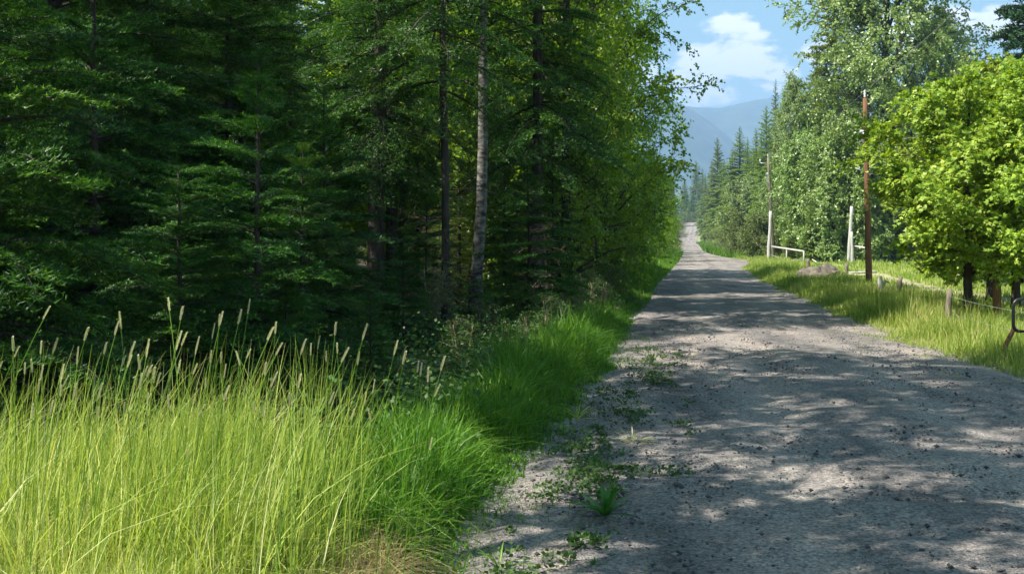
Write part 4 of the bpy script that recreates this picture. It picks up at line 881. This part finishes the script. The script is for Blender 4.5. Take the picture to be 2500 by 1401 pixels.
# black tubular loop at the right picture edge
e = empty('tube_loop', PX(2520, 15.5), 15.5, 'black rounded tube loop on a slanted tan stake at the right picture edge', 'metal loop')
cr, hw, z0_, z1_ = .10, .27, .445, .905; pth = []
for (cx_, cz_, a0) in ((hw - cr, z1_ - cr, 0), (-hw + cr, z1_ - cr, 90), (-hw + cr, z0_ + cr, 180), (hw - cr, z0_ + cr, 270)):
    for a in np.linspace(a0, a0 + 90, 7): pth.append([cx_ + cr * math.cos(R(a)), 0, cz_ + cr * math.sin(R(a))])
pth.append(pth[0]); Geo().tube(pth, .024, 10, cap=False).obj('loop', M_black, e)
Geo().tube([[-.235, .03, .50], [-.30, .05, .36], [-.36, .06, .22], [-.37, .06, -.1]], [.03, .035, .035, .035], 8).obj('stake', M_pole, e)
Geo().tube([[.12, .03, .46], [.13, .03, .2], [.13, .03, -.1]], .03, 8).obj('stake', M_pole, e)

# ------------------------------------------------------------------ seed heads over the meadow, weeds on the gravel
heads = [(30,810),(47,830),(62,872),(102,820),(122,730),(141,807),(6,875),(105,880),(95,915),(192,835),(215,783),(157,880),(167,900),(150,925),(187,930),(292,742),(290,775),(260,822),(250,927),(330,820),(307,850),(322,856),(336,855),
         (365,815),(360,880),(370,882),(378,886),(392,895),(347,905),(362,945),(411,715),(446,742),(444,800),(457,802),(441,870),(487,815),(482,880),(502,915),(525,785),(545,757),(537,765),(590,757),(611,732),(517,850),(540,855),(552,885),(577,855),
         (612,855),(675,790),(650,885),(690,840),(677,910),(668,800),(747,832),(735,915),(760,845),(782,827),(797,865),(820,790),(822,845),(897,795),(852,852),(877,865),(972,835),(990,860),(1022,885),(1030,888),(1045,900),(1087,872),(1075,940),(1055,1070),
         (915,930),(895,960),(865,1000),(900,1005),(815,960),(790,975),(620,980),(645,985),(462,1080),(587,1080),(80,985),(130,970),(240,985),(305,965),(500,980),(560,940),(705,960),(75,860),(410,960)]
protos = []
for q in range(5):
    r = np.random.default_rng(200 + q); t_ = np.linspace(0, 1, 12); ln = .05 + .06 * q
    P = np.stack([ln * t_ ** 2.2, .01 * np.sin(t_ * 3), t_], 1)
    st = Geo().tube(P, np.linspace(.0026, .0013, 12), 4, cap=False).me('stalk_stem', M_grassV)
    a = st.attributes.new('rnd', 'FLOAT', 'FACE'); a.data.foreach_set('value', np.full(len(st.polygons), .75, np.float32))
    hl = .044 + .009 * (q % 3); n = 260; tt = r.random(n); tdir = unit(P[-1] - P[-2]); aa = r.uniform(0, 6.28, n); rad_ = .0025 * np.sin(np.pi * (.12 + .86 * tt)) ** 1.0
    c0 = P[-1] - tdir * hl * (1 - tt)[:, None] + np.stack([np.cos(aa), np.sin(aa), aa * 0], 1) * rad_[:, None] * .3
    d = unit(np.stack([np.cos(aa), np.sin(aa), np.full(n, 1.6)], 1)); w = np.stack([-np.sin(aa), np.cos(aa), aa * 0], 1) * .0011
    tip = c0 + d * (.0085 + rad_ * .8)[:, None]; md = (c0 + tip) / 2
    V = np.stack([c0, md + w, tip, md - w], 1).reshape(-1, 3)
    protos.append((st, mesh('seed_head', V, quads=np.arange(n * 4).reshape(-1, 4), mats=[M_seed], rnd=r.random(n))))
r = np.random.default_rng(8)
for i, (px, py) in enumerate(heads):
    D = r.uniform(4.4, 5.7) if py < 900 else r.uniform(4.0, 5.0)
    X = PX(px, D); ztop = EYE - (py - 590) / F * D
    st, hd = protos[r.integers(5)]
    e = bpy.data.objects.new('grass_stalk', None); COL.objects.link(e); az = r.normal(.2, 1.0)
    w_ = r.uniform(.6, 1.05); off = (.05 + .06 * protos.index((st, hd))) * ztop * w_
    e.location = (X - off * math.cos(az), D - off * math.sin(az), float(gz(X, D)) - .01); e.scale = (ztop * w_, ztop * w_, ztop + .01); e.rotation_euler = (0, 0, az); e.empty_display_size = .05
    tag(e, 'tall thin grass stalk with a narrow pale seed head rising above the meadow', 'grass stalk', 'seed headed grass stalks above the meadow')
    link('stem', st, e); link('seed_head', hd, e)
def dock(px, py, H, nlv, label, seed, mat=M_dock, wid=.17):
    D = F * (EYE - .05) / (py - 590); X = PX(px, D); r = np.random.default_rng(seed); e = empty('weed_plant', X, D, label, 'weed', z=float(roadz(X, D)) - .03)
    for k_ in range(nlv):
        a = r.uniform(0, 6.28); el = r.uniform(.45, 1.45); L = H * r.uniform(.7, 1.1); n = 6; t_ = np.linspace(0, 1, n)
        c = np.stack([np.cos(a) * np.cos(el) * L * t_ * (1 + .5 * t_), np.sin(a) * np.cos(el) * L * t_ * (1 + .5 * t_), L * (np.sin(el) * t_ - .22 * t_ ** 2)], 1)
        s_ = np.array([-math.sin(a), math.cos(a), 0]); w = L * wid * np.sin(np.pi * (.08 + .88 * t_)) ** .8 * r.uniform(.75, 1.15, n); c = c + r.normal(0, .012 * L, c.shape) * t_[:, None]
        V = np.stack([c - s_ * w[:, None] * .5 + [0, 0, .02 * L], c, c + s_ * w[:, None] * .5 + [0, 0, .02 * L]], 1).reshape(-1, 3); i = np.arange(n - 1)[:, None] * 3; j = np.arange(2)[None]
        Q = np.stack([i + j, i + j + 1, i + j + 4, i + j + 3], -1).reshape(-1, 4)
        link('leaf', mesh('leaf', V, quads=Q, mats=[mat], rnd=np.full(len(Q), r.random()), smooth=True), e)
dock(1478, 1250, .24, 19, 'largest broad leaved weed on the shaded gravel edge', 1)
dock(1455, 1132, .13, 8, 'small bright broad leaved weed left of the gravel tufts', 2)
dock(1520, 1105, .10, 6, 'tiny dark weed between the bright weed and the yellow tuft', 3)
dock(1572, 1010, .17, 7, 'dark broad leaved weed farthest up the gravel, by the shaded rut', 4)
dock(1545, 1078, .18, 16, 'yellowish grassy tuft growing in the gravel patch of sun', 5, M_grass, .06)
dock(1590, 885, .22, 12, 'weed tuft on the gravel beside the shaded far grass', 6, M_under, .12)
dock(1502, 1195, .12, 8, 'low weed just above the largest weed', 7)
dock(1410, 1020, .22, 14, 'pale arching grass tuft at the edge of the lush strip', 8, M_grass, .05)
dock(1218, 1375, .22, 7, 'lone upright grass tuft on the dark gravel at the bottom', 9, M_grassV, .07)
dock(1450, 1370, .06, 12, 'flat weed rosette on the gravel near the bottom', 10)

# ------------------------------------------------------------------ air
M_haze, t, out = mat_new('haze_air')
pv = t.nodes.new('ShaderNodeVolumePrincipled'); pv.inputs['Color'].default_value = (.40, .62, 1.0, 1); pv.inputs['Density'].default_value = .00032; pv.inputs['Anisotropy'].default_value = 0.0
t.links.new(pv.outputs[0], out.inputs['Volume'])
hx0, hx1, hy0, hy1, hz0, hz1 = -7600, 7600, -6600, 9600, -12, 1000
V = [(x, y, z) for z in (hz0, hz1) for y in (hy0, hy1) for x in (hx0, hx1)]
o = link('haze', mesh('haze', V, quads=[(0, 2, 3, 1), (4, 5, 7, 6), (0, 1, 5, 4), (2, 6, 7, 3), (0, 4, 6, 2), (1, 3, 7, 5)], mats=[M_haze])); tag(o, 'thin blue air over the whole valley', 'haze', kind='stuff')
